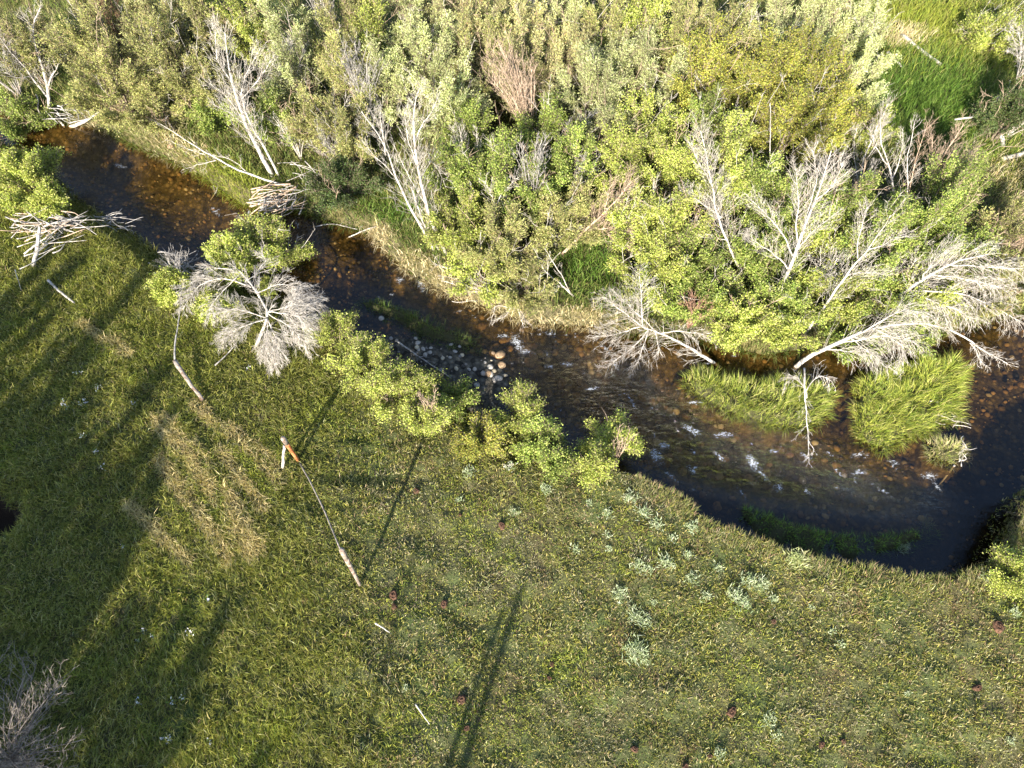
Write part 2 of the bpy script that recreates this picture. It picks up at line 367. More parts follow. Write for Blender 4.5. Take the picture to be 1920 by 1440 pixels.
def watermat():
    m, t, N, L = newmat('water')
    tc = N.new('ShaderNodeTexCoord'); mp = N.new('ShaderNodeMapping'); mp.inputs['Rotation'].default_value = (0, 0, math.radians(28)); mp.inputs['Scale'].default_value = (1.0, 2.0, 1)
    L.new(tc.outputs['Object'], mp.inputs['Vector'])
    n = N.new('ShaderNodeTexNoise'); n.inputs['Scale'].default_value = 8; n.inputs['Detail'].default_value = 7; n.inputs['Roughness'].default_value = 0.6
    n2 = N.new('ShaderNodeTexNoise'); n2.inputs['Scale'].default_value = 13; n2.inputs['Detail'].default_value = 8; n2.inputs['Roughness'].default_value = 0.68; n2.inputs['Distortion'].default_value = 1.6
    L.new(mp.outputs[0], n.inputs['Vector']); L.new(mp.outputs[0], n2.inputs['Vector'])
    ra = N.new('ShaderNodeAttribute'); ra.attribute_name = 'riffle'
    st = N.new('ShaderNodeMath'); st.operation = 'MULTIPLY'; st.inputs[1].default_value = 1.0; L.new(ra.outputs['Fac'], st.inputs[0])
    b = N.new('ShaderNodeBump'); b.inputs['Distance'].default_value = 0.14; L.new(n.outputs['Fac'], b.inputs['Height']); L.new(st.outputs[0], b.inputs['Strength'])
    tr = N.new('ShaderNodeBsdfTransparent'); tr.inputs[0].default_value = (0.55, 0.465, 0.30, 1)
    gl = N.new('ShaderNodeBsdfGlossy'); gl.inputs['Roughness'].default_value = 0.07; gl.inputs[0].default_value = (0.9, 0.93, 1, 1)
    L.new(b.outputs[0], gl.inputs['Normal'])
    lw = N.new('ShaderNodeLayerWeight'); L.new(b.outputs[0], lw.inputs['Normal'])      # Schlick reflectance, the same from above and from below
    pw = N.new('ShaderNodeMath'); pw.operation = 'POWER'; pw.inputs[1].default_value = 4.5; L.new(lw.outputs['Facing'], pw.inputs[0])
    fr = N.new('ShaderNodeMath'); fr.operation = 'MULTIPLY_ADD'; fr.inputs[1].default_value = .96; fr.inputs[2].default_value = .035; L.new(pw.outputs[0], fr.inputs[0])
    mx = N.new('ShaderNodeMixShader'); L.new(fr.outputs[0], mx.inputs[0]); L.new(tr.outputs[0], mx.inputs[1]); L.new(gl.outputs[0], mx.inputs[2])
    fa = N.new('ShaderNodeAttribute'); fa.attribute_name = 'foam'
    ad = N.new('ShaderNodeMath'); ad.operation = 'ADD'; L.new(n2.outputs['Fac'], ad.inputs[0])
    f2 = N.new('ShaderNodeMath'); f2.operation = 'MULTIPLY'; f2.inputs[1].default_value = 0.30; L.new(fa.outputs['Fac'], f2.inputs[0]); L.new(f2.outputs[0], ad.inputs[1])
    mr = N.new('ShaderNodeMapRange'); mr.inputs[1].default_value = 0.77; mr.inputs[2].default_value = 0.90; mr.inputs[4].default_value = 0.7; L.new(ad.outputs[0], mr.inputs[0])
    fm = N.new('ShaderNodeBsdfDiffuse'); fm.inputs[0].default_value = (0.5, 0.54, 0.60, 1)
    m2 = N.new('ShaderNodeMixShader'); L.new(mr.outputs[0], m2.inputs[0]); L.new(mx.outputs[0], m2.inputs[1]); L.new(fm.outputs[0], m2.inputs[2])
    o = N.new('ShaderNodeOutputMaterial'); L.new(m2.outputs[0], o.inputs[0]); return m
k4 = keep[:-1, :-1] & keep[1:, :-1] & keep[:-1, 1:] & keep[1:, 1:]
wi = np.arange(WX.size).reshape(WX.shape)
wf = np.stack([wi[:-1, :-1], wi[:-1, 1:], wi[1:, 1:], wi[1:, :-1]], -1)[k4]
used = np.zeros(WX.size, bool); used[wf.ravel()] = True; remap = np.cumsum(used) - 1
wv = np.stack([WX, WY, wz], -1).reshape(-1, 3)[used]
wo_ = mesh_np('water', wv, [remap[wf]], watermat(), extra={'foam': fo.ravel()[used], 'riffle': riff.ravel()[used]})
wo_['kind'] = 'structure'

# ------------------------------------------------------------------ stones
def ico(sub=2):
    import bmesh
    bm = bmesh.new(); bmesh.ops.create_icosphere(bm, subdivisions=sub, radius=1.0)
    V = np.array([v.co[:] for v in bm.verts]); F = np.array([[v.index for v in f.verts] for f in bm.faces]); bm.free(); return V, F
IV, IF = ico(2); IV3, IF3 = ico(3)
def stone_verts(c, r, seed, V0=IV, flat=0.6):
    r0 = np.random.default_rng(seed)
    k = r0.normal(size=(5, 3)); ph = r0.uniform(0, 6, 5)
    d = 1 + sum(0.07 * np.sin(V0 @ k[i] * 1.6 + ph[i]) for i in range(5))
    V = V0 * d[:, None] * np.array([1, r0.uniform(.6, .95), flat * r0.uniform(.7, 1.1)])
    a = r0.uniform(0, 6.28); R_ = np.array([[math.cos(a), -math.sin(a), 0], [math.sin(a), math.cos(a), 0], [0, 0, 1]])
    return V @ R_.T * r + np.array(c)
def rockmat(name, col, var):
    m, t, N, L = newmat(name)
    tc = N.new('ShaderNodeTexCoord'); n = N.new('ShaderNodeTexNoise'); n.inputs['Scale'].default_value = 18; n.inputs['Detail'].default_value = 6
    L.new(tc.outputs['Object'], n.inputs['Vector'])
    r = N.new('ShaderNodeValToRGB'); r.color_ramp.elements[0].color = (*[c * (1 - var) for c in col], 1); r.color_ramp.elements[1].color = (*col, 1)
    r.color_ramp.elements[0].position = .35; r.color_ramp.elements[1].position = .6; L.new(n.outputs['Fac'], r.inputs[0])
    p = N.new('ShaderNodeBsdfPrincipled'); p.inputs['Roughness'].default_value = 0.7; L.new(r.outputs[0], p.inputs['Base Color'])
    o = N.new('ShaderNodeOutputMaterial'); L.new(p.outputs[0], o.inputs[0]); return m
M_white = rockmat('pale_rock', (0.34, 0.32, 0.29), 0.35)
M_amber = rockmat('amber_rock', (0.25, 0.17, 0.10), 0.6)
M_cob = leafmat('cobble', 0.0, 0.8, 0.3)
# gravel and small cobbles: uncountable
acc = Acc()
n = 9000
xs = rng.uniform(-15, 15, n * 3); ys = rng.uniform(3, 20, n * 3)
ok = inside(xs, ys, WATER)
for q in ISLS + [LEDGE]: ok &= sdist(xs, ys, q) < -0.02
big = noise(xs, ys, 1.5, 55)
ok &= (rng.random(len(xs)) < np.clip(big * 1.1, 0, 1))
xs = xs[ok]; ys = ys[ok]; zs = G(xs, ys)
ci, cf = ico(1)
rif = np.clip(ell(xs, ys, 1150, 740, 3.4, 1.2, -28) + ell(xs, ys, 1450, 880, 3.0, 1.0, -15), 0, 1)
for i in range(len(xs)):
    rz = rif[i]; r = 0.02 + (0.055 + .05 * rz) * rng.random() ** 2.4
    acc_c = np.array([.20, .14, .075]) * rng.uniform(.3, 1.3) if zs[i] < ZW - .03 else np.array([.16, .15, .14]) * rng.uniform(.3, 1.6)
    if rng.random() < .2 + .15 * rz: acc_c = np.array([.36, .32, .24]) * rng.uniform(.4, 1.2)
    r0 = rng.uniform(.7, 1.15, 3) * np.array([1, .85, .6]); a = rng.uniform(0, 6.28); ca, sa = math.cos(a), math.sin(a)
    V = ci * r0 * r; V = np.stack([V[:, 0] * ca - V[:, 1] * sa, V[:, 0] * sa + V[:, 1] * ca, V[:, 2]], 1) + [xs[i], ys[i], zs[i] + r * .2]
    acc.add(V, cf, acc_c)
tag(acc.build('gravel', M_cob), 'brown and grey pebbles and small cobbles covering the stream bed', 'gravel', kind='stuff')
white_px = [(716, 602, 8), (780, 635, 6), (783, 643, 8), (794, 654, 7), (807, 661, 6), (785, 655, 5), (808, 652, 5), (846, 648, 6), (853, 659, 6), (862, 652, 5),
            (844, 670, 5), (920, 688, 9), (921, 703, 9), (933, 710, 11), (893, 722, 8), (880, 693, 6), (890, 692, 6), (797, 665, 6), (910, 680, 5)]
for i, (px, py, r) in enumerate(white_px):
    p = PG(px, py); rr = r * 0.0078
    lab = 'pale rounded stone on the dark gravel bar beside the willow row'
    grp = 'pale stones on the gravel bar'
    if i == 0: lab = 'lone pale stone in the dark side pool left of the gravel bar'; grp = None
    if i == 13: lab = 'largest pale stone at the right edge of the gravel bar'; grp = None
    if i == 14: lab = 'pale stone nearest the willow row, lowest on the gravel bar'; grp = None
    V = stone_verts((0, 0, 0), rr, 100 + i, IV3, .7)
    o = mesh_np('stone', V, [IF3], M_white); o.location = (p[0], p[1], max(p[2], ZW - .01) + rr * .08); tag(o, lab, 'stone', grp)
amber_px = [(938, 668, 14), (945, 640, 12), (925, 665, 10), (1000, 676, 14), (993, 690, 16), (903, 613, 14), (1000, 650, 11), (955, 655, 10), (1012, 665, 10), (940, 685, 10),
            (930, 650, 9), (1040, 665, 9), (915, 700, 9), (1052, 727, 12), (1030, 745, 10), (1080, 762, 9), (985, 720, 9), (1062, 745, 8), (1110, 800, 9), (1130, 757, 10),
            (1010, 700, 10), (1905, 730, 10), (1885, 735, 8), (1350, 868, 14), (1430, 895, 13), (1435, 880, 10), (1130, 850, 9), (1342, 955, 12), (1200, 810, 9), (1400, 905, 10),
            (1260, 905, 13), (1275, 890, 10), (640, 525, 9), (320, 275, 9), (200, 300, 8), (1150, 800, 8), (1220, 760, 9), (1090, 830, 8), (1270, 850, 8), (1475, 860, 9), (1310, 840, 9)]
for i, (px, py, r) in enumerate(amber_px):
    p = PG(px, py); rr = r * 0.0088
    labs = {0: 'bright amber cobble just left of the white riffle in midstream', 4: 'amber boulder directly below the white riffle in midstream',
            5: 'round brown cobble alone upstream of the riffle', 21: 'orange stone lying in the sunlit water at the right edge',
            23: 'brown cobble in the shaded rapids below the first grass island', 27: 'large brown stone against the foot of the undercut bank',
            30: 'rounded rock beside the foaming rapid at the bank corner'}
    lab = labs.get(i, 'amber or brown cobble under shallow water in the stream')
    V = stone_verts((0, 0, 0), rr, 300 + i, IV3, .7)
    o = mesh_np('stone', V, [IF3], M_amber); o.location = (p[0], p[1], max(p[2], ZW - 0.2) + rr * .2)
    tag(o, lab, 'stone', None if i in labs else 'cobbles in the shallow water')

# ------------------------------------------------------------------ grass
def blades(xs, ys, length, width, lean, ldir, col, curve=0.5, zoff=-0.01, tipcol=None):
    """arrays -> one bent blade each (quad + tip triangle)"""
    n = len(xs); z = G(xs, ys) + zoff
    b = np.stack([xs, ys, z], 1)
    hd = np.stack([np.cos(ldir), np.sin(ldir), np.zeros(n)], 1)
    yaw = rng.uniform(0, math.pi, n); wd = np.stack([np.cos(yaw), np.sin(yaw), np.zeros(n)], 1) * (width / 2)[:, None]
    l1 = lean * (1 - curve); l2 = np.clip(lean * (1 + curve), 0, 2.6)
    up = np.array([0, 0, 1.])
    mid = b + (hd * np.sin(l1)[:, None] + up * np.cos(l1)[:, None]) * (length * .5)[:, None]
    tip = mid + (hd * np.sin(l2)[:, None] + up * np.cos(l2)[:, None]) * (length * .5)[:, None]
    V = np.stack([b - wd, b + wd, mid + wd * .8, mid - wd * .8, tip], 1).reshape(-1, 3)
    i = np.arange(n)[:, None] * 5
    F4 = i + np.array([[0, 1, 2, 3]]); F3 = i + np.array([[3, 2, 4]])
    return V, [F4, F3], np.repeat(col, 5, 0)
def palette(cols, probs, n, jit=0.18):
    cols = np.array(cols); idx = rng.choice(len(cols), n, p=np.array(probs) / sum(probs))
    return cols[idx] * rng.uniform(1 - jit, 1 + jit, (n, 1)) * rng.uniform(.95, 1.05, (n, 3))
def scatter(x0, x1, y0, y1, dens):
    n = int((x1 - x0) * (y1 - y0) * dens); return rng.uniform(x0, x1, n), rng.uniform(y0, y1, n)
def classify(xs, ys):
    ins = inside(xs, ys, WATER); dn = dseg(xs, ys, NEAR); df = dseg(xs, ys, FAR); return ins, dn, df
def inview(xs, ys, m=0.8):
    # ground the photograph covers, with a margin
    return (np.abs(xs) < 7.6 + ys * 0.345 + m) & (ys > -0.6) & (ys < 20)
DR = math.radians

STRAW = [(.20, [(300, 790), (345, 830), (395, 900), (440, 960), (475, 1030)]), (.14, [(370, 760), (420, 800), (490, 850), (525, 900)]), (.13, [(215, 640), (240, 665)]),
         (.12, [(300, 860), (350, 930), (400, 1000), (430, 1050)]), (.10, [(240, 940), (300, 1000), (350, 1040)]), (.10, [(420, 850), (470, 920), (500, 960)]), (.10, [(150, 600), (200, 640)])]
def straw_mask(xs, ys):
    wob = .25 * (noise(xs, ys, 1.1, 78) - .5)
    s = 0
    for q in STRAW:                                             # long narrow curved bands
        d = dseg(xs + wob, ys - wob, np.array([PG(a, b)[:2] for a, b in q[1]])); s = s + np.clip(1.7 - d / (q[0] * .75), 0, 1)
    return np.clip(1.7 * s * sst(noise((xs * .57 - ys * .82) * .22, xs * .82 + ys * .57, .13, 77, 2), .18, .48), 0, 1)
def lush_mask(xs, ys):                                        # taller, greener grass on the left half of the meadow
    c = 1 - sst(xs + 0.12 * ys + 1.1 * (noise(xs, ys, 2.0, 41) - .5), -3.4, -1.4)
    return c
print('grass')
# short meadow turf
xs, ys = scatter(-11, 11.5, -0.6, 11, 3300)
xa, ya = scatter(-14, -5, 11, 15, 2200); xs = np.append(xs, xa); ys = np.append(ys, ya)
xa, ya = scatter(-14, -11, 6, 11, 2200); xs = np.append(xs, xa); ys = np.append(ys, ya)
ins, dn, df = classify(xs, ys)
gap = noise(xs, ys, .11, 201, 2)
ok = ~ins & (dn < df) & inview(xs, ys) & (np.hypot((xs + 9.15) / .8, (ys - 4.2) / .7) + .5 * (noise(xs, ys, .4, 88) - .5) > .75) & (rng.random(len(xs)) < .25 + 1.5 * sst(gap, .25, .6))
xs, ys, dn = xs[ok], ys[ok], dn[ok]
n = len(xs)
lush = lush_mask(xs, ys); straw = straw_mask(xs, ys)
pn = noise(xs, ys, .9, 61); pn2 = noise(xs, ys, .35, 62, 2); pn3 = noise(xs, ys, 2.6, 63)
base = palette([(.27, .265, .060), (.14, .175, .038), (.34, .29, .125), (.065, .10, .028), (.38, .38, .21), (.10, .07, .045), (.26, .18, .12)], [.32, .20, .17, .11, .10, .06, .04], n, .35)
green = palette([(.24, .255, .052), (.15, .18, .04), (.31, .32, .075), (.38, .35, .14)], [.34, .26, .25, .15], n, .3)
tan = palette([(.56, .47, .24), (.64, .55, .31), (.36, .33, .13)], [.45, .3, .25], n)
bright = palette([(.30, .33, .055), (.21, .27, .05)], [.6, .4], n)
grey = palette([(.27, .265, .155), (.18, .15, .10), (.38, .34, .22)], [.5, .25, .25], n)
sel = rng.random(n)
col = base
brown = palette([(.20, .14, .08), (.30, .22, .13), (.14, .10, .06)], [.4, .35, .25], n)
col = np.where((rng.random(n) < .42 * sst(noise(xs, ys, .55, 301), .55, .8))[:, None], brown, col)
col = col * (.72 + .56 * noise(xs, ys, 1.7, 303)[:, None])
col = np.where((sel < lush * .85)[:, None], green, col)
col = np.where((rng.random(n) < .55 * sst(pn, .52, .75))[:, None], bright, col)
col = np.where((rng.random(n) < .5 * sst(pn2, .55, .75) * (1 - lush))[:, None], grey, col)
col = np.where((rng.random(n) < .35 * sst(noise(xs, ys, .7, 65), .55, .75))[:, None], green * .8, col)
col = np.where((rng.random(n) < straw)[:, None], tan, col)
dark_strip = ell(xs, ys, 668, 903, .85, .11, 2); col = np.where((rng.random(n) < dark_strip * 1.5)[:, None], np.array([.035, .05, .018]), col)  # blades in a narrow crosswise band recoloured very dark green
cl = noise(xs, ys, .14, 207, 2)
L = rng.uniform(.045, .10, n) * (1 + 1.0 * lush) * (.40 + 1.0 * cl + .5 * sst(noise(xs, ys, .5, 305), .5, .8))
ld = rng.uniform(0, 2 * math.pi, n); lw = rng.random(n) < .3 + .4 * lush
ld = np.where(lw, DR(-55) + rng.normal(0, .5, n), ld)
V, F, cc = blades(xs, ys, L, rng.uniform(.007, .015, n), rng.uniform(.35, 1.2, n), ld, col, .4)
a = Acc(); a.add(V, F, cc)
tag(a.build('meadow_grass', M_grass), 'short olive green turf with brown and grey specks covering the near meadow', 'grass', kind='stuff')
# tall leaning grass on the left of the meadow and dry straw
xs, ys = scatter(-14, 1.0, -0.6, 15, 1500)
ins, dn, df = classify(xs, ys)
lush = lush_mask(xs, ys); straw = straw_mask(xs, ys)
bankt = np.clip(1 - dn / 1.6, 0, 1)
tuft = noise(xs, ys, .45, 91, 2)
ok = ~ins & (dn < df) & inview(xs, ys) & (np.hypot((xs + 9.15) / .8, (ys - 4.2) / .7) + .5 * (noise(xs, ys, .4, 88) - .5) > .8) & (rng.random(len(xs)) < np.clip(lush * (0.15 + 1.0 * (tuft - .3)) + straw * 1.6 + bankt * (.3 + 1.2 * (tuft > .55)), 0, 1))
xs, ys, straw, bankt = xs[ok], ys[ok], straw[ok], bankt[ok]; n = len(xs)
green = palette([(.24, .255, .058), (.15, .18, .042), (.33, .34, .10), (.44, .41, .20)], [.35, .22, .25, .18], n, .3)
tan = palette([(.58, .48, .24), (.66, .56, .32), (.42, .36, .15)], [.4, .35, .25], n)
col = np.where((rng.random(n) < straw * .9)[:, None], tan, green)
V, F, cc = blades(xs, ys, rng.uniform(.14, .32, n), rng.uniform(.006, .011, n), rng.uniform(.55, 1.2, n), DR(-55) + rng.normal(0, .38, n), col, .35)
a = Acc(); a.add(V, F, cc)
tag(a.build('tall_grass', M_grass), 'tall leaning green and straw coloured grass on the left of the meadow', 'grass', kind='stuff')
# far bank grass
xs, ys = scatter(-15, 15, 5, 20.5, 1050)
ins, dn, df = classify(xs, ys)
blond = (ell(xs, ys, 790, 528, 1.6, .42, -28) + ell(xs, ys, 940, 588, 1.3, .34, -25) + ell(xs, ys, 1090, 608, 1.2, .28, -6) + ell(xs, ys, 200, 215, .9, .35, 0) + .6 * ell(xs, ys, 330, 270, 1.2, .4, -30) + ell(xs, ys, 710, 450, .5, .3, -40) + .8 * ell(xs, ys, 1690, 70, .8, .5, 0) + .5 * ell(xs, ys, 1870, 330, 1, .6, 0)) * (noise(xs, ys, .3, 12) * 1.3 + .5)
deep = ell(xs, ys, 1740, 190, 2.4, 2.2, 0) + ell(xs, ys, 1110, 500, 1.1, .8, 0) + .8 * ell(xs, ys, 730, 410, 1.0, .6, 0)
limey = ell(xs, ys, 1750, 50, 3.4, 1.9, 0) + ell(xs, ys, 470, 365, 1.9, .6, -30) + ell(xs, ys, 390, 310, 1.2, .4, -30) + .6 * ell(xs, ys, 1860, 300, 1.2, .9, 0)
dens = np.clip(.35 + 1.2 * np.exp(-df / .8) + deep + limey + blond, 0, 1)
ok = ~ins & (df < dn) & inview(xs, ys, 1.2) & (rng.random(len(xs)) < dens)
xs, ys, df, blond, deep, limey = xs[ok], ys[ok], df[ok], blond[ok], deep[ok], limey[ok]; n = len(xs)
mid = palette([(.14, .19, .045), (.09, .14, .03), (.22, .24, .075), (.32, .29, .13)], [.35, .25, .25, .15], n, .25)
tan = palette([(.58, .50, .30), (.68, .60, .40), (.48, .40, .21)], [.4, .35, .25], n)
dp = palette([(.07, .14, .022), (.11, .19, .03), (.17, .25, .05)], [.4, .4, .2], n)
lm = palette([(.26, .30, .045), (.20, .26, .04), (.34, .34, .09)], [.5, .3, .2], n)
col = mid
col = np.where((rng.random(n) < limey)[:, None], lm, col)
col = np.where((rng.random(n) < deep)[:, None], dp, col)
col = np.where((rng.random(n) < blond)[:, None], tan, col)
edge = np.exp(-df / .35)
ld = np.where(rng.random(n) < .35 + .5 * edge, DR(-115) + rng.normal(0, .45, n), rng.uniform(0, 6.28, n))
V, F, cc = blades(xs, ys, rng.uniform(.16, .38, n), rng.uniform(.009, .017, n), rng.uniform(.25, .9, n) + .5 * edge, ld, col, .55)
a = Acc(); a.add(V, F, cc)
tag(a.build('bank_grass', M_grass), 'long green and blond grass along the far bank and under the willows', 'grass', kind='stuff')

def tussock(name, polyg, label, L0, L1, dens, cols, probs, droop=1.0, light=0.0, cat='grass tussock'):
    c = polyg.mean(0); lo = polyg.min(0) - .1; hi = polyg.max(0) + .1
    xs, ys = scatter(lo[0], hi[0], lo[1], hi[1], dens)
    s = sdist(xs, ys, polyg); ok = s > .05 * noise(xs, ys, .3, 44) - .06; xs, ys, s = xs[ok], ys[ok], s[ok]; n = len(xs)
    # nearest-edge direction: outward gradient of the distance
    e = .03; gxn = -(sdist(xs + e, ys, polyg) - sdist(xs - e, ys, polyg)); gyn = -(sdist(xs, ys + e, polyg) - sdist(xs, ys - e, polyg))
    out = np.arctan2(gyn, gxn)
    ed = np.exp(-np.clip(s, 0, 9) / .2)
    cl = noise(xs, ys, .16, 17, 2)
    gp = rng.random(n) < .25 + 1.6 * sst(noise(xs, ys, .12, 19, 2), .3, .6)
    xs, ys, s, out, ed, cl = xs[gp], ys[gp], s[gp], out[gp], ed[gp], cl[gp]; n = len(xs)
    ld = np.where(rng.random(n) < .3 + .6 * ed, out + rng.normal(0, .4, n), DR(-70) + (noise(xs, ys, .22, 4) - .5) * 8 + rng.normal(0, .9, n))
    col = palette(cols, probs, n, .2)
    V, F, cc = blades(xs, ys, rng.uniform(L0, L1, n) * (.3 + 1.3 * cl), rng.uniform(.006, .011, n), rng.uniform(.25, .95, n) + .35 * ed * droop, ld, col, .6)
    t = thing(name, label, cat, (c[0], c[1], float(G(c[0], c[1]))))
    a = Acc(); a.add(V, F, cc); a.build('blades', M_grass, t); return t
gcol = [(.36, .40, .08), (.22, .29, .05), (.50, .48, .20), (.07, .11, .03)]
tussock('grass_tussock', ISL1, 'long low grass island in the stream left of the gap, hung over by grey twigs', .14, .32, 3000, gcol, [.4, .3, .15, .15])
tussock('grass_tussock', ISL2, 'large bright yellow-green grass island right of the gap in the stream', .16, .36, 3000, [(.38, .42, .08), (.24, .32, .05), (.52, .48, .20), (.07, .12, .03)], [.45, .25, .15, .15])
tussock('grass_tussock', ISL3, 'smallest grass clump with pale dead roots, at the downstream tip of the islands', .14, .28, 2800, [(.30, .34, .09), (.48, .42, .24)], [.5, .5])
tussock('grass_tussock', ISL4, 'narrow strip of short dark grass between the stream and the gravel bar', .10, .22, 1500, [(.10, .16, .03), (.16, .21, .05), (.08, .11, .03)], [.4, .3, .3])
tussock('grass_tussock', LEDGE, 'slumped turf ledge in the shadow under the undercut bank', .08, .20, 1500, [(.20, .34, .05), (.12, .18, .04)], [.5, .5])
# turf fringe hanging over the undercut bank
tl = NEAR[(NEAR[:, 0] > 2.2) & (NEAR[:, 0] < 9.5)]
seg = np.diff(tl, axis=0); sl_ = np.linalg.norm(seg, axis=1); n = 5200
k = rng.choice(len(seg), n, p=sl_ / sl_.sum()); t_ = rng.random(n)[:, None]
pt = tl[k] + seg[k] * t_; nn = np.stack([seg[k][:, 1], -seg[k][:, 0]], 1); nn /= np.linalg.norm(nn, axis=1, keepdims=True)
pt = pt + nn * (.06 + .4 * rng.random((n, 1)) ** 2)
col = palette([(.24, .21, .11), (.18, .19, .06), (.30, .20, .14), (.10, .13, .035)], [.3, .35, .1, .25], n, .3)
V, F, cc = blades(pt[:, 0], pt[:, 1], rng.uniform(.07, .19, n), rng.uniform(.006, .010, n), rng.uniform(.3, 1.2, n), np.arctan2(-nn[:, 1], -nn[:, 0]) + rng.normal(0, .6, n), col, .5)
a = Acc(); a.add(V, F, cc)
tag(a.build('bank_fringe_grass', M_grass), 'reddish brown seeding grass along the rim of the undercut bank', 'grass', kind='stuff')

# ------------------------------------------------------------------ leafy shrubs
PAL = {
 'olive': ([(.35, .36, .125), (.26, .29, .09), (.43, .41, .18), (.16, .19, .05), (.38, .30, .15)], [.33, .28, .2, .12, .07]),
 'sage':  ([(.46, .50, .24), (.38, .43, .17), (.25, .31, .11), (.56, .57, .34)], [.35, .3, .15, .2]),
 'warm':  ([(.47, .48, .23), (.40, .42, .16), (.52, .46, .24), (.38, .25, .12)], [.38, .35, .24, .03]),
 'lime':  ([(.37, .42, .085), (.27, .34, .055), (.47, .48, .16), (.15, .21, .035)], [.35, .27, .25, .13]),
 'green': ([(.27, .34, .07), (.19, .27, .05), (.38, .42, .13), (.10, .16, .03)], [.35, .3, .22, .13]),
 'gold':  ([(.31, .31, .055), (.25, .28, .05), (.36, .31, .07), (.17, .21, .035)], [.38, .3, .14, .18]),
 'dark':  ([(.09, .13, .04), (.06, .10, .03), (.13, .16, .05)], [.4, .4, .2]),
}
def leaves(pos, d, size, width, col):
    n = len(pos)
    d = nrm(d); r = nrm(rng.normal(size=(n, 3))); s = nrm(np.cross(d, r)); up = np.cross(d, s)
    L_ = size[:, None]; w_ = width[:, None]
    V = np.stack([pos, pos + d * L_ * .5 + s * w_ * .5 + up * L_ * .06, pos + d * L_, pos + d * L_ * .5 - s * w_ * .5 + up * L_ * .06], 1).reshape(-1, 3)
    F = np.arange(n * 4).reshape(-1, 4); F = np.concatenate([F[:, [0, 1, 2]], F[:, [0, 2, 3]]])
    return V, F, np.repeat(col, 4, 0)
def shrub(cx, cy, h, r, kind, label, name='willow_shrub', cat='shrub', dens=1.0, lean=(0, 0), at=None, leaf=1.0, seedtwigs=0.0, flat=1.0, bare=True):
    """cx,cy: where the middle of the crown shows; h, r in metres"""
    if at is None:
        bare = bare and h > .75; z = 0
        for _ in range(4):
            p = P(cx, cy, z + h * .6); z = float(G(p[0], p[1]))
        b = np.array([p[0] - lean[0], p[1] - lean[1]])
    else: b = np.array(at, float)
    if float(G(b[0], b[1])) < ZW:       # never root in the water: step back to the bank
        pass
    g0 = float(G(b[0], b[1])); B = np.array([b[0], b[1], g0])
    t = thing(name, label, cat, B)
    plume = kind in ('sage', 'warm', 'olive')
    ns = int(13 + 9 * r)
    rho = np.sqrt(rng.random(ns)) * .95; phi = rng.uniform(0, 6.28, ns)
    tips = B + np.stack([r * rho * np.cos(phi) + lean[0], r * rho * np.sin(phi) * flat + lean[1], h * (1.0 - .60 * rho ** 2) * rng.uniform(.72, 1.05, ns)], 1)
    K = 6; tt = np.linspace(0, 1, K)[None, :, None]
    b0 = B + np.stack([rng.normal(0, .06 * r, ns), rng.normal(0, .06 * r, ns), np.full(ns, -.05)], 1)
    ctl = b0 + (tips - b0) * np.array([.35, .35, .62]) + rng.normal(0, .05 * r, (ns, 3))
    path = b0[:, None] * (1 - tt) ** 2 + 2 * ctl[:, None] * tt * (1 - tt) + tips[:, None] * tt ** 2
    a = Acc(); rad = (np.linspace(1, .22, K)[None] * rng.uniform(.012, .028, ns)[:, None] * (0.6 + .4 * h / 2))
    V, F = tubes(path, rad, 5); a.add(V, F)
    m = int((34 + 20 * r) * (1.2 if plume else 1.05))
    si = np.repeat(np.arange(ns), m); N_ = len(si)
    tp = rng.random(N_) ** .65 * .72 + .30; tp = np.clip(tp, 0, 1)
    f = tp * (K - 1); i0 = np.minimum(f.astype(int), K - 2); fr = (f - i0)[:, None]
    st = path[si, i0] * (1 - fr) + path[si, i0 + 1] * fr
    axisdir = nrm(path[si, i0 + 1] - path[si, i0])
    outw = nrm(st - (B + np.array([lean[0] * .5, lean[1] * .5, h * .35])))
    rd = nrm(rng.normal(size=(N_, 3)))
    if plume: dr = nrm(.6 * axisdir + .55 * outw + .85 * rd + np.array([0, 0, .25]))
    else: dr = nrm(.55 * axisdir + .65 * outw + .9 * rd + np.array([0, 0, .15]))
    tl_ = rng.uniform(.16, .36, N_) * (.55 + .45 * r) * (1.0 if plume else .95)
    en = st + dr * tl_[:, None]; en[:, 2] = np.maximum(en[:, 2], g0 + .04)
    mid_ = (st + en) / 2 + rd * .03
    V, F = tubes(np.stack([st, mid_, en], 1), np.tile([.006, .004, .002], (N_, 1)), 3); a.add(V, F)
    bt = Acc(); q = int(ns * rng.uniform(.1, 1.3) * (1.7 if plume else 1.1)) if bare else 0        # fine bare twigs woven through the crown
    if q:
        ix = rng.integers(0, ns, q); kk = rng.integers(2, K, q); s0 = path[ix, kk]
        e0 = s0 + nrm(rng.normal(size=(q, 3)) * .45 + outw[ix * m] * .4 + [0, 0, .8]) * rng.uniform(.35, .85, (q, 1))
        md = (s0 + e0) / 2 + rng.normal(0, .04, (q, 3)); V, F = tubes(np.stack([s0, md, e0], 1), np.tile([.006, .0045, .002], (q, 1)), 3); bt.add(V, F)
        ii_ = np.repeat(np.arange(q), 5); u_ = rng.uniform(0, 1, (q * 5, 1)); a0 = md[ii_] + (e0[ii_] - md[ii_]) * u_
        a1 = a0 + nrm(nrm(e0[ii_] - s0[ii_]) + rng.normal(0, .5, (q * 5, 3))) * rng.uniform(.08, .25, (q * 5, 1))
        V, F = tubes(np.stack([a0, (a0 + a1) / 2 + rng.normal(0, .008, (q * 5, 3)), a1], 1), np.tile([.0035, .003, .0015], (q * 5, 1)), 3); bt.add(V, F)
        bt.build('bare_twigs', M_deadt if rng.random() < .5 else M_dead, t)
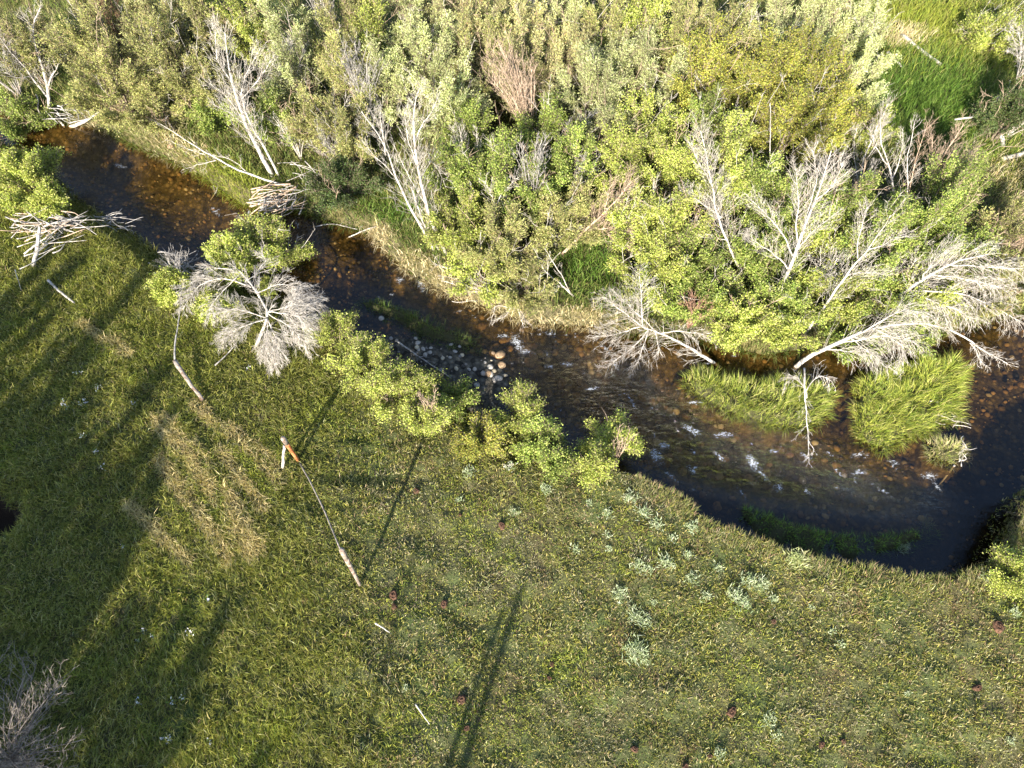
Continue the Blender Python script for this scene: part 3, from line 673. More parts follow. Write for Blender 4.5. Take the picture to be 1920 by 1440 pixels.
    if seedtwigs > 0:
        q = int(ns * seedtwigs); ix = rng.integers(0, ns, q)
        s0 = tips[ix]; e0 = s0 + nrm(rng.normal(size=(q, 3)) * .3 + [0, 0, 1]) * rng.uniform(.2, .5, (q, 1))
        V, F = tubes(np.stack([s0, (s0 + e0) / 2 + .02, e0], 1), np.tile([.007, .005, .002], (q, 1)), 3); a.add(V, F)
    a.build('stems', M_bark, t)
    nl = max(4, int((16 if plume else 18) * dens))
    ti = np.repeat(np.arange(N_), nl); s = rng.random(len(ti)) ** .8
    pos = st[ti] + (en[ti] - st[ti]) * s[:, None] + rng.normal(0, .018, (len(ti), 3)) * (1 if plume else 1.6)
    ld = dr[ti] * (.8 if plume else .35) + nrm(rng.normal(size=(len(ti), 3))) * .8
    cols, pr = PAL[kind]
    stemtone = (rng.uniform(.82, 1.15) * rng.uniform(.7, 1.25, ns))[si[ti]][:, None]; tw = rng.uniform(.88, 1.12, N_)[ti][:, None]
    col = palette(cols, pr, len(ti), .15) * stemtone * tw
    if plume: sz = rng.uniform(.036, .066, len(ti)) * leaf; wd = sz * rng.uniform(.24, .36, len(ti))
    else: sz = rng.uniform(.028, .054, len(ti)) * leaf; wd = sz * rng.uniform(.42, .66, len(ti))
    V, F, cc = leaves(pos, ld, sz, wd, col)
    fa = Acc(); fa.add(V, F, cc); fa.build('foliage', M_leaf, t, smooth=False)
    return t
print('shrubs')
SHR = [
 # cx, cy, h, r, kind, label
 (20, 60, 2.4, 1.0, 'olive', 'dull olive shrub at the top left corner of the picture'),
 (25, 205, 1.0, .7, 'green', 'low green shrub on the far bank at the left edge of the picture'),
 (190, 60, 2.7, 1.35, 'olive', 'large rounded olive willow behind the leaning dead tree at top left'),
 (215, 150, 2.0, 1.25, 'olive', 'tan-green willow hanging toward the stream right of the leaning dead tree'),
 (285, 30, 2.6, .8, 'warm', 'willow with a reddish brown tip at the top edge left of the tall white snag'),
 (310, 120, 2.2, 1.0, 'olive', 'olive willow between the tan hanging twigs and the tall white snag'),
 (370, 60, 2.4, 1.0, 'olive', 'grey-olive willow just left of the top of the tall white snag'),
 (385, 150, 1.9, .75, 'olive', 'small brownish willow against the left limbs of the tall white snag'),
 (300, 200, 1.1, .7, 'olive', 'low brown-green bush over the bank below the tan hanging twigs'),
 (390, 205, 1.1, .6, 'green', 'bright green bush at the foot of the far bank left of the white snag trunk'),
 (465, 25, 2.6, 1.0, 'lime', 'yellow-green shrub at the top edge above the tall white snag'),
 (540, 60, 2.5, 1.0, 'sage', 'pale sage willow at top right of the tall white snag'),
 (560, 145, 2.0, .95, 'sage', 'grey-green willow beside the upper right limbs of the tall white snag'),
 (515, 215, 1.6, .7, 'green', 'green shrub tucked against the trunk of the tall white snag on its right'),
 (590, 230, 1.7, .8, 'olive', 'olive shrub above the shaded grassy mound, right of the white snag'),
 (625, 40, 2.6, .95, 'olive', 'brown twiggy olive willow at the top edge, a third of the way across'),
 (650, 150, 2.2, .95, 'olive', 'dull olive willow above and left of the twin white snags'),
 (655, 235, 1.8, .9, 'olive', 'grey-brown willow touching the left tip of the twin white snags'),
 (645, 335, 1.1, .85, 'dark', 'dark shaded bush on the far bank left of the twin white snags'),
 (700, 60, 2.6, .9, 'lime', 'yellow-olive willow right of the brown twiggy one at the top edge'),
 (720, 155, 2.3, .85, 'sage', 'pale willow above the top of the twin white snags'),
 (775, 20, 2.6, .9, 'sage', 'pale willow at the top edge beside the tan twig spray'),
 (800, 100, 2.4, 1.1, 'sage', 'silvery willow below the tan twig spray'),
 (840, 185, 2.2, 1.0, 'sage', 'tall plumed sage willow right of the top of the twin white snags'),
 (880, 30, 2.6, 1.1, 'warm', 'tan-green willow at the middle of the top edge'),
 (895, 115, 2.3, .9, 'olive', 'olive willow left of the brown dead thicket'),
 (890, 240, 1.8, .75, 'green', 'mid green shrub between the twin white snags and the brown dead thicket'),
 (965, 40, 2.6, 1.0, 'warm', 'pale willow with rusty flecks right of the middle of the top edge'),
 (985, 120, 2.3, .95, 'warm', 'rust-flecked pale willow directly above the brown dead thicket'),
 (1050, 20, 2.6, .9, 'sage', 'pale sage willow at the top edge behind the rust-flecked willows'),
 (1060, 100, 2.4, .95, 'warm', 'pale willow with orange stems right of the brown dead thicket'),
 (1110, 165, 2.2, .95, 'sage', 'very pale silvery willow, left one of the three below the lime shrub at the top'),
 (1140, 50, 2.6, .95, 'olive', 'olive-green willow at the top edge left of the lime shrub'),
 (1195, 30, 2.8, 1.0, 'lime', 'lime shrub at the top edge left of the golden shrubs'),
 (1165, 115, 2.4, .9, 'sage', 'very pale silvery willow, middle one of the three below the lime shrub at the top'),
 (1225, 145, 2.4, .95, 'sage', 'very pale silvery willow, right one of the three, touching the golden shrubs'),
 (1130, 245, 1.9, .9, 'sage', 'soft grey-green willow below the very pale silvery willows'),
 (1215, 240, 1.9, .9, 'lime', 'yellow-green willow below the silvery willows and left of the golden shrubs'),
 (1010, 240, 1.8, .75, 'green', 'green shrub with clear leaves on the right side of the brown dead thicket'),
 (1275, 50, 2.8, .9, 'olive', 'olive shrub at the top edge just left of the golden shrubs'),
 (1320, 130, 2.6, 1.05, 'gold', 'golden-green shrub, leftmost of the golden group'),
 (1375, 60, 2.8, 1.05, 'olive', 'olive shrub at the top edge above the golden group'),
 (1395, 190, 2.3, 1.0, 'gold', 'golden shrub in the middle of the golden group'),
 (1455, 130, 2.7, .95, 'gold', 'golden-green shrub at the upper middle of the golden group'),
 (1480, 235, 2.2, 1.0, 'gold', 'deep gold shrub, lowest of the golden group, behind the tall thin spike'),
 (1530, 150, 2.8, .95, 'gold', 'gold-green shrub with a pointed green top, upper right of the golden group'),
 (1555, 225, 2.2, .85, 'gold', 'gold shrub at the right end of the golden group beside the clearing'),
 (1470, 45, 2.7, 1.0, 'sage', 'pale willow at the top edge above the golden group'),
 (1545, 40, 2.7, 1.0, 'sage', 'grey-white willow at the top edge left of the grassy clearing'),
 (1610, 70, 2.3, .9, 'sage', 'grey willow overhanging the left rim of the grassy clearing'),
 (1605, 150, 1.9, .7, 'sage', 'bluish grey willow between the golden group and the clearing'),
 (1625, 235, 1.6, .65, 'lime', 'small lime shrub at the lower left corner of the grassy clearing'),
 (1865, 60, 1.0, .8, 'lime', 'low yellow-green bush near the logs in the top right corner'),
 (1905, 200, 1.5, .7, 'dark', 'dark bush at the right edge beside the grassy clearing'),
 (1080, 300, 1.7, .7, 'green', 'shaded green shrub right of the brown dead thicket, above the leaning dead limb'),
 (1165, 310, 1.8, .95, 'lime', 'lime willow behind the top of the leaning dead limb'),
 (1250, 315, 1.8, .95, 'lime', 'yellow-green willow right of the top of the leaning dead limb'),
 (1315, 240, 2.2, .85, 'green', 'mid green shrub directly below the leftmost golden shrub'),
 (1365, 300, 2.1, .95, 'lime', 'fresh green shrub behind the dense white broom snag'),
 (1420, 350, 1.9, .85, 'green', 'green shrub between the dense white broom snag and the tall thin spike'),
 (865, 320, 2.0, .8, 'green', 'green shrub right of the twin white snags, behind the thin white snag'),
 (940, 330, 2.0, .85, 'green', 'bright leafy shrub below the brown dead thicket'),
 (1000, 350, 1.9, .8, 'green', 'green shrub below and right of the brown dead thicket'),
 (860, 415, 1.7, .75, 'lime', 'yellow-green alder just right of the trunks of the twin white snags'),
 (935, 440, 1.8, .9, 'olive', 'olive alder around the small forked snag near the blond bank'),
 (905, 500, 1.3, .7, 'lime', 'alder leaning over the blond bank right of the twin white snags'),
 (985, 520, 1.3, .65, 'olive', 'brownish alder at the blond bank above the dangling roots'),
 (1040, 400, 1.8, .7, 'olive', 'olive shrub left of the foot of the leaning dead limb'),
 (1100, 390, 1.5, .65, 'olive', 'brownish green shrub behind the leaning dead limb'),
 (1190, 420, 1.7, .85, 'lime', 'lime willow right of the leaning dead limb'),
 (1260, 420, 1.8, .85, 'lime', 'yellow-green willow left of the dense white broom snag'),
 (1225, 500, 1.6, .85, 'lime', 'lime shrub above the spiky fallen crown on the bank'),
 (1300, 480, 1.6, .8, 'green', 'green shrub at the foot of the dense white broom snag'),
 (1290, 560, 1.1, .7, 'green', 'low green bush right of the spiky fallen crown'),
 (1340, 555, 1.3, .75, 'green', 'bright green shrub left of the big broom-shaped snag trunk'),
 (1400, 600, 1.0, .7, 'lime', 'lime bush hanging over the water below the big broom-shaped snag'),
 (1410, 470, 1.8, .8, 'green', 'green shrub directly left of the big broom-shaped snag'),
 (1495, 390, 1.9, .85, 'green', 'dark green shrub behind the crown of the big broom-shaped snag'),
 (1545, 460, 1.8, .9, 'lime', 'lime shrub between the big broom-shaped snag and the slender arching snag'),
 (1490, 540, 1.5, .8, 'green', 'green shrub right of the foot of the big broom-shaped snag'),
 (1575, 550, 1.5, .85, 'lime', 'lime shrub right of the slender arching snag trunk'),
 (1480, 620, 1.0, .6, 'lime', 'bright leaves over the water where the fallen fan-shaped tree starts'),
 (1590, 380, 2.2, .75, 'green', 'green shrub below the pale snag at the clearing edge'),
 (1650, 440, 2.3, .9, 'green', 'dense green shrub below the two white snags at the clearing'),
 (1660, 530, 1.5, .9, 'green', 'green shrub above the fallen fan-shaped tree'),
 (1730, 430, 2.4, .9, 'green', 'green shrub below the pinkish broom snag'),
 (1765, 370, 2.2, .95, 'green', 'yellow-green shrub behind the foot of the pinkish broom snag'),
 (1800, 330, 1.7, .7, 'green', 'green shrub right of the pinkish broom snag'),
 (1730, 545, 1.3, .8, 'lime', 'lime shrub between the two fans of grey branches on the right'),
 (1800, 440, 1.7, .95, 'green', 'green shrub on the right above the reaching fan of grey branches'),
 (1870, 430, 1.5, .85, 'olive', 'olive shrub near the right edge above the reaching fan of grey branches'),
 (1840, 520, 1.2, .9, 'olive', 'olive willow inside the reaching fan of grey branches'),
 (1915, 520, 1.2, .8, 'olive', 'olive willow cut off by the right edge of the picture'),
 (1600, 630, .9, .6, 'green', 'low leaves under the fallen fan-shaped tree'),
 (1700, 620, .8, .55, 'green', 'small green bush at the upper tip of the large yellow-green island'),
 # near bank
 (48, 330, .95, .92, 'lime', 'large round green shrub on the near bank at the left edge, over a driftwood pile'),
 (95, 372, .7, .5, 'lime', 'lighter lower shrub beside the large round one at the left edge'),
 (490, 468, 1.55, 1.05, 'lime', 'round bright green shrub behind the grey fan of dead twigs'),
 (430, 480, 1.3, .55, 'lime', 'small leafy shrub left of the round one, behind the grey fan of dead twigs'),
 (315, 535, .6, .34, 'lime', 'small yellow-green bush left of the grey fan of dead twigs'),
 (400, 575, .6, .32, 'lime', 'small yellowish bush showing inside the grey fan of dead twigs'),
]
for s_ in SHR:
    cx, cy, h, r = s_[:4]
    k = .78 if (cy > 455 and cx > 850) else 1.0
    shrub(cx, cy, h * k * rng.uniform(.9, 1.15), r * rng.uniform(.93, 1.05), *s_[4:])
ROW = [
 (628, 625, .9, .48, 'lime', 'first bush of the low willow row, beside the grey fan of dead twigs'),
 (672, 670, 1.0, .50, 'lime', 'second bush of the low willow row beside the gravel bar'),
 (722, 722, 1.0, .52, 'lime', 'third bush of the low willow row, left of the pink dead stem'),
 (790, 735, .9, .42, 'lime', 'bush around the pink dead stem in the low willow row'),
 (800, 785, .8, .45, 'lime', 'bright bush below the pink dead stem in the low willow row'),
 (850, 745, .7, .35, 'green', 'thin green bush right of the pink dead stem next to the gravel'),
 (900, 820, .7, .38, 'gold', 'yellow-brown bush between the pink stem and the separate round bush'),
 (980, 780, 1.1, .58, 'lime', 'separate round lime bush standing right of the willow row'),
 (1010, 820, .8, .36, 'green', 'lower right lobe of bushes under the separate round lime bush'),
 (1045, 868, .5, .24, 'green', 'tiny broad-leaved bush right of the separate round lime bush'),
 (1148, 818, 1.35, .5, 'lime', 'last bush by the bend, with bare reddish twigs on top'),
 (1110, 865, .6, .30, 'lime', 'small lime bush at the left foot of the last bush by the bend'),
]
for s_ in ROW: shrub(s_[0], s_[1], s_[2], s_[3] * 1.18, *s_[4:], dens=.8, leaf=.85, seedtwigs=.3 if 'last bush' in s_[5] else 0, bare=False)
shrub(1905, 1075, .5, .35, 'lime', 'small bright bush in the meadow at the right edge of the picture', leaf=.7)

# ------------------------------------------------------------------ dead trees
def limb_twigs(path, n, tl, r0, spread=.8, up=.35, droop=0.0, t0=.2, sub=3, bias=None):
    """path (K,3) -> twig tubes with sub-twigs; returns list of (P,R)"""
    K = len(path); t = t0 + (1 - t0) * rng.random(n) ** .9; f = t * (K - 1); i0 = np.minimum(f.astype(int), K - 2); fr = (f - i0)[:, None]
    st = path[i0] * (1 - fr) + path[i0 + 1] * fr; ax = nrm(path[i0 + 1] - path[i0])
    rd = nrm(rng.normal(size=(n, 3)))
    rd = nrm(rd - (rd * ax).sum(1, keepdims=True) * ax)
    d0 = nrm(ax * .75 + rd * spread + np.array([0, 0, up]) + (np.array(bias) if bias is not None else 0))
    d1 = nrm(d0 + ax * .3 + np.array([0, 0, up * 1.0 - droop]) + rng.normal(0, .18, (n, 3)))
    d2 = nrm(d1 + np.array([0, 0, up * .7 - droop * 1.6]) + rng.normal(0, .25, (n, 3)))
    L_ = (tl * rng.uniform(.5, 1.15, n) * (1.1 - .55 * t))[:, None]
    p1 = st + d0 * L_ * .35; p2 = p1 + d1 * L_ * .35; p3 = p2 + d2 * L_ * .3
    P1 = np.stack([st, p1, p2, p3], 1); R1 = np.tile([1, .75, .5, .25], (n, 1)) * (r0 * rng.uniform(.6, 1.1, n))[:, None]
    out = [(P1, R1)]
    m = n * sub; ix = np.repeat(np.arange(n), sub)
    s = rng.uniform(.2, .9, m); a = np.where(s[:, None] < .5, p1[ix] + (p2[ix] - p1[ix]) * (s[:, None] * 2), p2[ix] + (p3[ix] - p2[ix]) * (s[:, None] * 2 - 1))
    dd = nrm(d1[ix] + nrm(rng.normal(size=(m, 3))) * .75 + np.array([0, 0, up * .4 - droop]))
    l2 = (L_[ix] * rng.uniform(.18, .42, (m, 1)))
    q1 = a + dd * l2 * .5; q2 = q1 + nrm(dd + rng.normal(0, .3, (m, 3)) + [0, 0, -droop * .8]) * l2 * .5
    out.append((np.stack([a, q1, q2], 1), np.tile([.62, .5, .3], (m, 1)) * r0))
    return out
def resolve(px_path, start3=None, base_dz=0.0):
    """pixels (x, y[, height above ground]) -> 3-D polyline"""
    pts = []
    first = px_path[0]
    if start3 is None:
        p0 = PG(first[0], first[1], base_dz + (first[2] if len(first) > 2 else 0)); 
    else: p0 = start3
    pts.append(p0)
    last = px_path[-1]
    if len(last) > 2:
        e = PG(last[0], last[1], last[2])
    else:
        z = zauto(last[0], last[1], p0[:2]); z = p0[2] + (z - p0[2]) * .93; e = P(last[0], last[1], z)
    pl = np.array([q[:2] for q in px_path], float); dl = np.concatenate([[0], np.cumsum(np.hypot(*np.diff(pl, axis=0).T))]); fr = dl / dl[-1]
    for q, f in list(zip(px_path, fr))[1:-1]:
        z = (G(*P(q[0], q[1], 0)[:2]) + q[2]) if len(q) > 2 else p0[2] + (e[2] - p0[2]) * f
        pts.append(P(q[0], q[1], float(z)))
    pts.append(e); return np.array(pts)
def dead(name, label, cat, limbs, mat=None, group=None):
    """limbs: (pixels, r0, r1, n_twigs, twig_len, options); first = trunk, the others start from it"""
    mat = mat or M_dead
    tr = resolve(limbs[0][0]); t = thing(name, label, cat, tr[0], group)
    tw = Acc(); trunkpath = None; any_tw = False
    for k, lb in enumerate(limbs):
        px, r0, r1, n, tl = lb[:5]; op = lb[5] if len(lb) > 5 else {}
        op = dict(op); free = op.pop('free', False)
        if k == 0: path = resample(tr, 14); trunkpath = path
        else:
            if free: q = resolve(px)
            else:
                D = trunkpath - np.array([0, 0, H]); D = D / -D[:, 2:3] if False else D
                # trunk sample that shows nearest to the limb's first pixel
                cu = (D[:, 0]); vv = D[:, 1] * sn - D[:, 2] * cs; uu = D[:, 1] * cs + D[:, 2] * sn
                sx = 960 + FPX * cu / vv; sy = 720 - FPX * uu / vv
                j = int(np.argmin((sx - px[0][0]) ** 2 + (sy - px[0][1]) ** 2))
                q = resolve(px, start3=trunkpath[j])
            path = resample(q, 10)
        path = path + np.concatenate([np.zeros((1, 3)), np.cumsum(rng.normal(0, .012, (len(path) - 1, 3)), 0)])
        if k == 0: r0 *= .95; r1 *= .6
        else: r0 *= .75; r1 *= .6
        n = int(n * 1.9); tl *= 1.12
        rr = np.linspace(r0, r1, len(path))
        V, F = tubes(path[None], rr[None], 7, cap=True)
        a = Acc(); a.add(V, F); a.build('trunk' if k == 0 else 'branch', mat, t)
        if n:
            for Pp, Rr in limb_twigs(path, n, tl, max(r1 * .55, .0036), **{'sub': 4, **op}):
                V, F = tubes(Pp, Rr, 3); tw.add(V, F); any_tw = True
    if any_tw: tw.build('twigs', mat, t)
    return t
def bundle(name, label, cat, px, n, h, r, mat, lean=(0, 0, 0), group=None, rr=.012, tl=.35, nt=10, dz=0, droop=0.0, spreadz=.25, up=.35):
    """many-stemmed dead bush: stems fanning from one root"""
    b = PG(px[0], px[1], dz); t = thing(name, label, cat, b, group)
    st = Acc(); tw = Acc(); K = 7; tt = np.linspace(0, 1, K)[:, None]
    for i in range(n):
        an = rng.uniform(0, 6.28); q = math.sqrt(rng.random()) * r
        tip = b + np.array([q * math.cos(an) + lean[0], q * math.sin(an) + lean[1], max(.05, h * rng.uniform(1 - spreadz, 1) - .3 * q * q + lean[2])])
        c = b + (tip - b) * np.array([.35, .35, .7]) + rng.normal(0, .05, 3)
        path = b * (1 - tt) ** 2 + 2 * c * tt * (1 - tt) + tip * tt ** 2 + rng.normal(0, .012, (K, 3)) * tt
        V, F = tubes(path[None], np.linspace(rr, rr * .3, K)[None] * rng.uniform(.7, 1.3), 5); st.add(V, F)
        for Pp, Rr in limb_twigs(path, nt, tl, rr * .4, t0=.3, droop=droop, up=up):
            V, F = tubes(Pp, Rr, 3); tw.add(V, F)
    st.build('stems', mat, t); tw.build('twigs', mat, t); return t
print('dead trees')
dead('dead_tree', 'leaning bare white tree with a crooked top rising from the water at top left', 'dead tree', [
    ([(93, 238), (93, 170), (75, 110), (58, 55), (80, 8)], .050, .014, 22, .5),
    ([(94, 160), (108, 130), (118, 105)], .03, .012, 8, .4), ([(70, 90), (55, 72), (35, 76)], .018, .006, 6, .3), ([(72, 95), (80, 75), (102, 68)], .016, .006, 8, .3),
    ([(62, 60), (40, 25)], .014, .005, 8, .3)])
dead('dead_tree', 'thin dark bare tree leaning left behind the crooked one at top left', 'dead tree', [
    ([(100, 195), (55, 135), (15, 95), (-5, 65)], .03, .01, 26, .5), ([(60, 140), (35, 150), (10, 140)], .015, .006, 12, .4)], M_deadg)
bundle('dead_shrub', 'bare grey twiggy bush at the left end of the far bank', 'dead shrub', (45, 190), 16, 1.9, .8, M_deadg)
dead('dead_tree', 'tall white snag with feathery limbs on the far bank at upper left', 'dead tree', [
    ([(515, 335), (490, 290), (462, 235), (443, 180), (432, 110), (425, 55)], .060, .012, 60, .75),
    ([(525, 335), (495, 270), (465, 220), (455, 170)], .045, .02, 22, .6, {'free': True}),
    ([(462, 225), (420, 175), (392, 150)], .022, .008, 22, .5), ([(450, 200), (455, 140), (485, 90)], .018, .006, 22, .5),
    ([(440, 170), (412, 120), (405, 60)], .018, .006, 22, .5), ([(455, 195), (485, 150), (510, 115)], .016, .006, 18, .45), ([(470, 235), (430, 210), (400, 195)], .014, .005, 14, .4)])
dead('fallen_branch', 'long forked white branch lying over the grassy far bank, tips pointing upstream', 'fallen branch', [
    ([(548, 352, .05), (480, 335, .4), (410, 305, .6), (340, 265, .8), (280, 232, .9)], .028, .006, 12, .4, {'up': .1}),
    ([(410, 305), (375, 302, .5), (340, 312, .4)], .012, .004, 8, .3, {'up': .1}), ([(480, 335), (440, 300, .6), (390, 285, .8)], .012, .005, 8, .3, {'up': .1}),
    ([(375, 288), (335, 280, .8), (308, 270, .8)], .010, .004, 6, .25, {'up': .1})])
dead('dead_tree', 'left one of the twin white snags, slender with a feathered top', 'dead tree', [
    ([(815, 472), (775, 400), (745, 340), (722, 285), (695, 240), (675, 212)], .035, .01, 34, .6),
    ([(722, 290), (720, 240), (715, 200)], .018, .006, 16, .4), ([(740, 330), (700, 290), (680, 260)], .014, .005, 12, .4)])
dead('dead_tree', 'right one of the twin white snags, thick with dense side twigs', 'dead tree', [
    ([(838, 478), (808, 415), (787, 345), (778, 270), (775, 195), (790, 165)], .048, .012, 70, .55),
    ([(825, 472), (795, 420), (775, 350)], .035, .015, 24, .45, {'free': True}),
    ([(780, 260), (800, 225), (822, 182)], .02, .006, 16, .4), ([(785, 310), (762, 250), (757, 205)], .02, .006, 20, .4), ([(795, 380), (765, 330), (735, 275)], .015, .005, 14, .4),
    ([(785, 340), (810, 290), (835, 350)], .012, .004, 14, .4)])
dead('dead_tree', 'thin white snag standing in the greenery right of the twin snags', 'dead tree', [
    ([(897, 368), (885, 320), (872, 270), (865, 230)], .024, .008, 26, .4), ([(885, 320), (900, 270), (898, 240)], .012, .005, 10, .3), ([(885, 310), (858, 270), (852, 240)], .012, .005, 10, .3)])
dead('dead_tree', 'small forked white snag above the blond bank', 'dead tree', [
    ([(935, 470), (930, 420), (928, 380), (945, 350), (965, 335)], .024, .007, 22, .4), ([(928, 385), (915, 350), (905, 340)], .012, .005, 12, .3)])
bundle('dead_shrub', 'big brown dead thicket leaning left at the upper middle', 'dead shrub', (995, 285), 34, 2.6, .6, M_deadt, (-.5, .3, 0), tl=.45, nt=16)
bundle('dead_shrub', 'small purple-grey dead bush right of the brown dead thicket', 'dead shrub', (1045, 330), 14, 1.8, .5, M_deadg, (.4, 0, 0), tl=.35, nt=10)
dead('dead_tree', 'leaning tan dead limb pointing up and right from the bank, middle of the far side', 'dead tree', [
    ([(1050, 480), (1078, 448), (1115, 415), (1150, 380), (1185, 335)], .040, .008, 50, .6), ([(1100, 430), (1140, 425), (1175, 420)], .018, .005, 20, .45), ([(1115, 420), (1150, 440), (1168, 462)], .014, .004, 18, .45),
    ([(1130, 400), (1135, 360), (1150, 330)], .014, .004, 14, .4)], M_deadt)
dead('dead_tree', 'dense white broom snag left of the tall thin spike', 'dead tree', [
    ([(1398, 525), (1370, 470), (1348, 400), (1335, 330), (1318, 245)], .034, .009, 70, .65), ([(1350, 410), (1315, 380), (1285, 360)], .018, .005, 26, .45), ([(1342, 360), (1310, 310), (1295, 265)], .015, .005, 24, .4),
    ([(1365, 460), (1330, 440), (1290, 420)], .014, .004, 20, .4), ([(1370, 470), (1390, 450), (1405, 430)], .014, .005, 16, .4)])
dead('dead_tree', 'tall thin branchless spike of grey wood beside the golden shrubs', 'dead tree', [
    ([(1455, 430), (1450, 330), (1447, 250), (1448, 200)], .020, .008, 6, .2)], M_deadg)
dead('dead_tree', 'big broom-shaped snag with a thick trunk and many upright limbs', 'dead tree', [
    ([(1438, 602), (1465, 535), (1490, 470), (1515, 400), (1545, 330), (1565, 275)], .050, .010, 46, .6),
    ([(1490, 475), (1462, 430), (1430, 390), (1405, 365)], .02, .005, 30, .5), ([(1500, 450), (1495, 380), (1490, 320)], .022, .006, 34, .5), ([(1510, 420), (1530, 350), (1522, 290)], .022, .006, 34, .5),
    ([(1490, 480), (1530, 430), (1570, 395)], .018, .005, 28, .5), ([(1525, 385), (1560, 350), (1580, 300)], .016, .005, 26, .45), ([(1480, 500), (1455, 470), (1415, 440)], .016, .005, 22, .45)])
dead('dead_tree', 'slender arching white snag right of the big broom-shaped one', 'dead tree', [
    ([(1510, 625), (1545, 575), (1575, 535), (1600, 490), (1640, 450), (1672, 395)], .034, .008, 34, .6),
    ([(1600, 490), (1608, 440), (1625, 380)], .018, .005, 22, .45), ([(1625, 465), (1660, 455), (1690, 440)], .014, .004, 18, .4), ([(1580, 525), (1620, 510), (1650, 515)], .014, .004, 18, .4)])
dead('dead_tree', 'white snag with a bowed trunk at the lower edge of the clearing', 'dead tree', [
    ([(1672, 462), (1688, 420), (1685, 390), (1672, 365), (1668, 320), (1650, 265), (1655, 235)], .034, .010, 22, .45),
    ([(1685, 395), (1705, 365), (1700, 300), (1712, 230)], .02, .007, 18, .4), ([(1672, 340), (1690, 290), (1690, 235)], .015, .006, 14, .35), ([(1665, 310), (1640, 280), (1628, 240)], .014, .005, 12, .3)])
dead('dead_tree', 'pinkish broom snag fanning to the upper right beside the clearing', 'dead tree', [
    ([(1708, 432), (1728, 380), (1745, 335), (1775, 285), (1808, 235)], .036, .009, 50, .55),
    ([(1700, 430), (1705, 360), (1715, 290), (1740, 225)], .022, .006, 22, .45, {'free': True}), ([(1740, 345), (1745, 300), (1748, 250)], .016, .006, 22, .45), ([(1750, 330), (1785, 310), (1815, 290)], .016, .005, 28, .45),
    ([(1745, 345), (1790, 340), (1815, 310)], .014, .005, 22, .4), ([(1725, 385), (1760, 370), (1790, 350)], .012, .004, 16, .35)], M_deadt)
dead('dead_tree', 'pale snag with fine upright twigs at the left side of the clearing', 'dead tree', [
    ([(1612, 350), (1622, 300), (1640, 250), (1672, 188)], .026, .008, 34, .5), ([(1605, 345), (1600, 290), (1612, 235)], .014, .005, 16, .4), ([(1625, 300), (1650, 260), (1660, 210)], .014, .005, 16, .4)])
FAN = {'droop': .45, 'up': .0, 'spread': .75}
dead('fallen_tree', 'fallen fan-shaped grey tree trailing fine twigs over the two grass islands', 'fallen tree', [
    ([(1490, 690, .1), (1520, 668, .5), (1580, 640, .8), (1650, 608, 1.0), (1720, 600, 1.0), (1775, 612, .9)], .055, .010, 60, .8, FAN),
    ([(1550, 655), (1600, 660, .8), (1640, 655, .7)], .02, .006, 26, .6, FAN), ([(1580, 640), (1660, 625, 1.0), (1720, 640, .8)], .022, .006, 46, .65, FAN), ([(1620, 622), (1690, 580, 1.3), (1745, 590, 1.2)], .02, .006, 46, .65, FAN),
    ([(1650, 608), (1700, 650, .8), (1690, 680, .5)], .014, .005, 26, .5, FAN), ([(1600, 635), (1640, 670, .6), (1665, 690, .4)], .014, .005, 26, .5, FAN)])
dead('fallen_tree', 'reaching fan of grey branches that hangs over the stream at the right edge', 'fallen tree', [
    ([(1660, 575, .5), (1700, 545, .9), (1750, 508, 1.3), (1800, 485, 1.5), (1860, 475, 1.6)], .045, .012, 40, .8, FAN),
    ([(1700, 545), (1790, 545, 1.2), (1860, 570, 1.0), (1920, 600, .8)], .022, .006, 60, .75, FAN), ([(1740, 515), (1820, 520, 1.3), (1900, 540, 1.2)], .022, .006, 60, .7, FAN), ([(1700, 548), (1780, 580, 1.0), (1830, 605, .8)], .02, .006, 50, .65, FAN),
    ([(1720, 525), (1750, 490, 1.5), (1790, 465, 1.7)], .016, .006, 24, .5), ([(1780, 495), (1850, 500, 1.4), (1930, 500, 1.4)], .02, .006, 46, .65, FAN)])
dead('fallen_branch', 'bare grey branch dangling into the sunlit water near the right edge', 'fallen branch', [
    ([(1780, 618, .9), (1815, 640, .8), (1850, 665, .5), (1895, 692, .2)], .02, .006, 30, .35, {'droop': .1, 'up': 0.0}), ([(1815, 640), (1835, 665, .5), (1850, 690, .3)], .012, .004, 14, .3, {'droop': .1, 'up': 0})])
dead('fallen_branch', 'bare forked branch hanging down over the first grass island to the water', 'fallen branch', [
    ([(1508, 690, .9), (1512, 740, .8), (1516, 790, .75), (1517, 840, .6), (1520, 872, .5)], .018, .005, 12, .25, {'droop': .0, 'up': 0.0}),
    ([(1514, 800), (1498, 815, .7), (1490, 825, .6)], .008, .003, 3, .15, {'up': 0}), ([(1517, 825), (1528, 840, .6), (1505, 858, .5)], .008, .003, 4, .15, {'up': 0}),
    ([(1510, 730), (1535, 705, .8), (1560, 720, .7)], .012, .004, 16, .35, FAN), ([(1512, 740), (1490, 700, .8), (1470, 720, .6)], .012, .004, 16, .35, FAN)])
SP = {'up': .05, 'spread': .9, 'droop': .1}
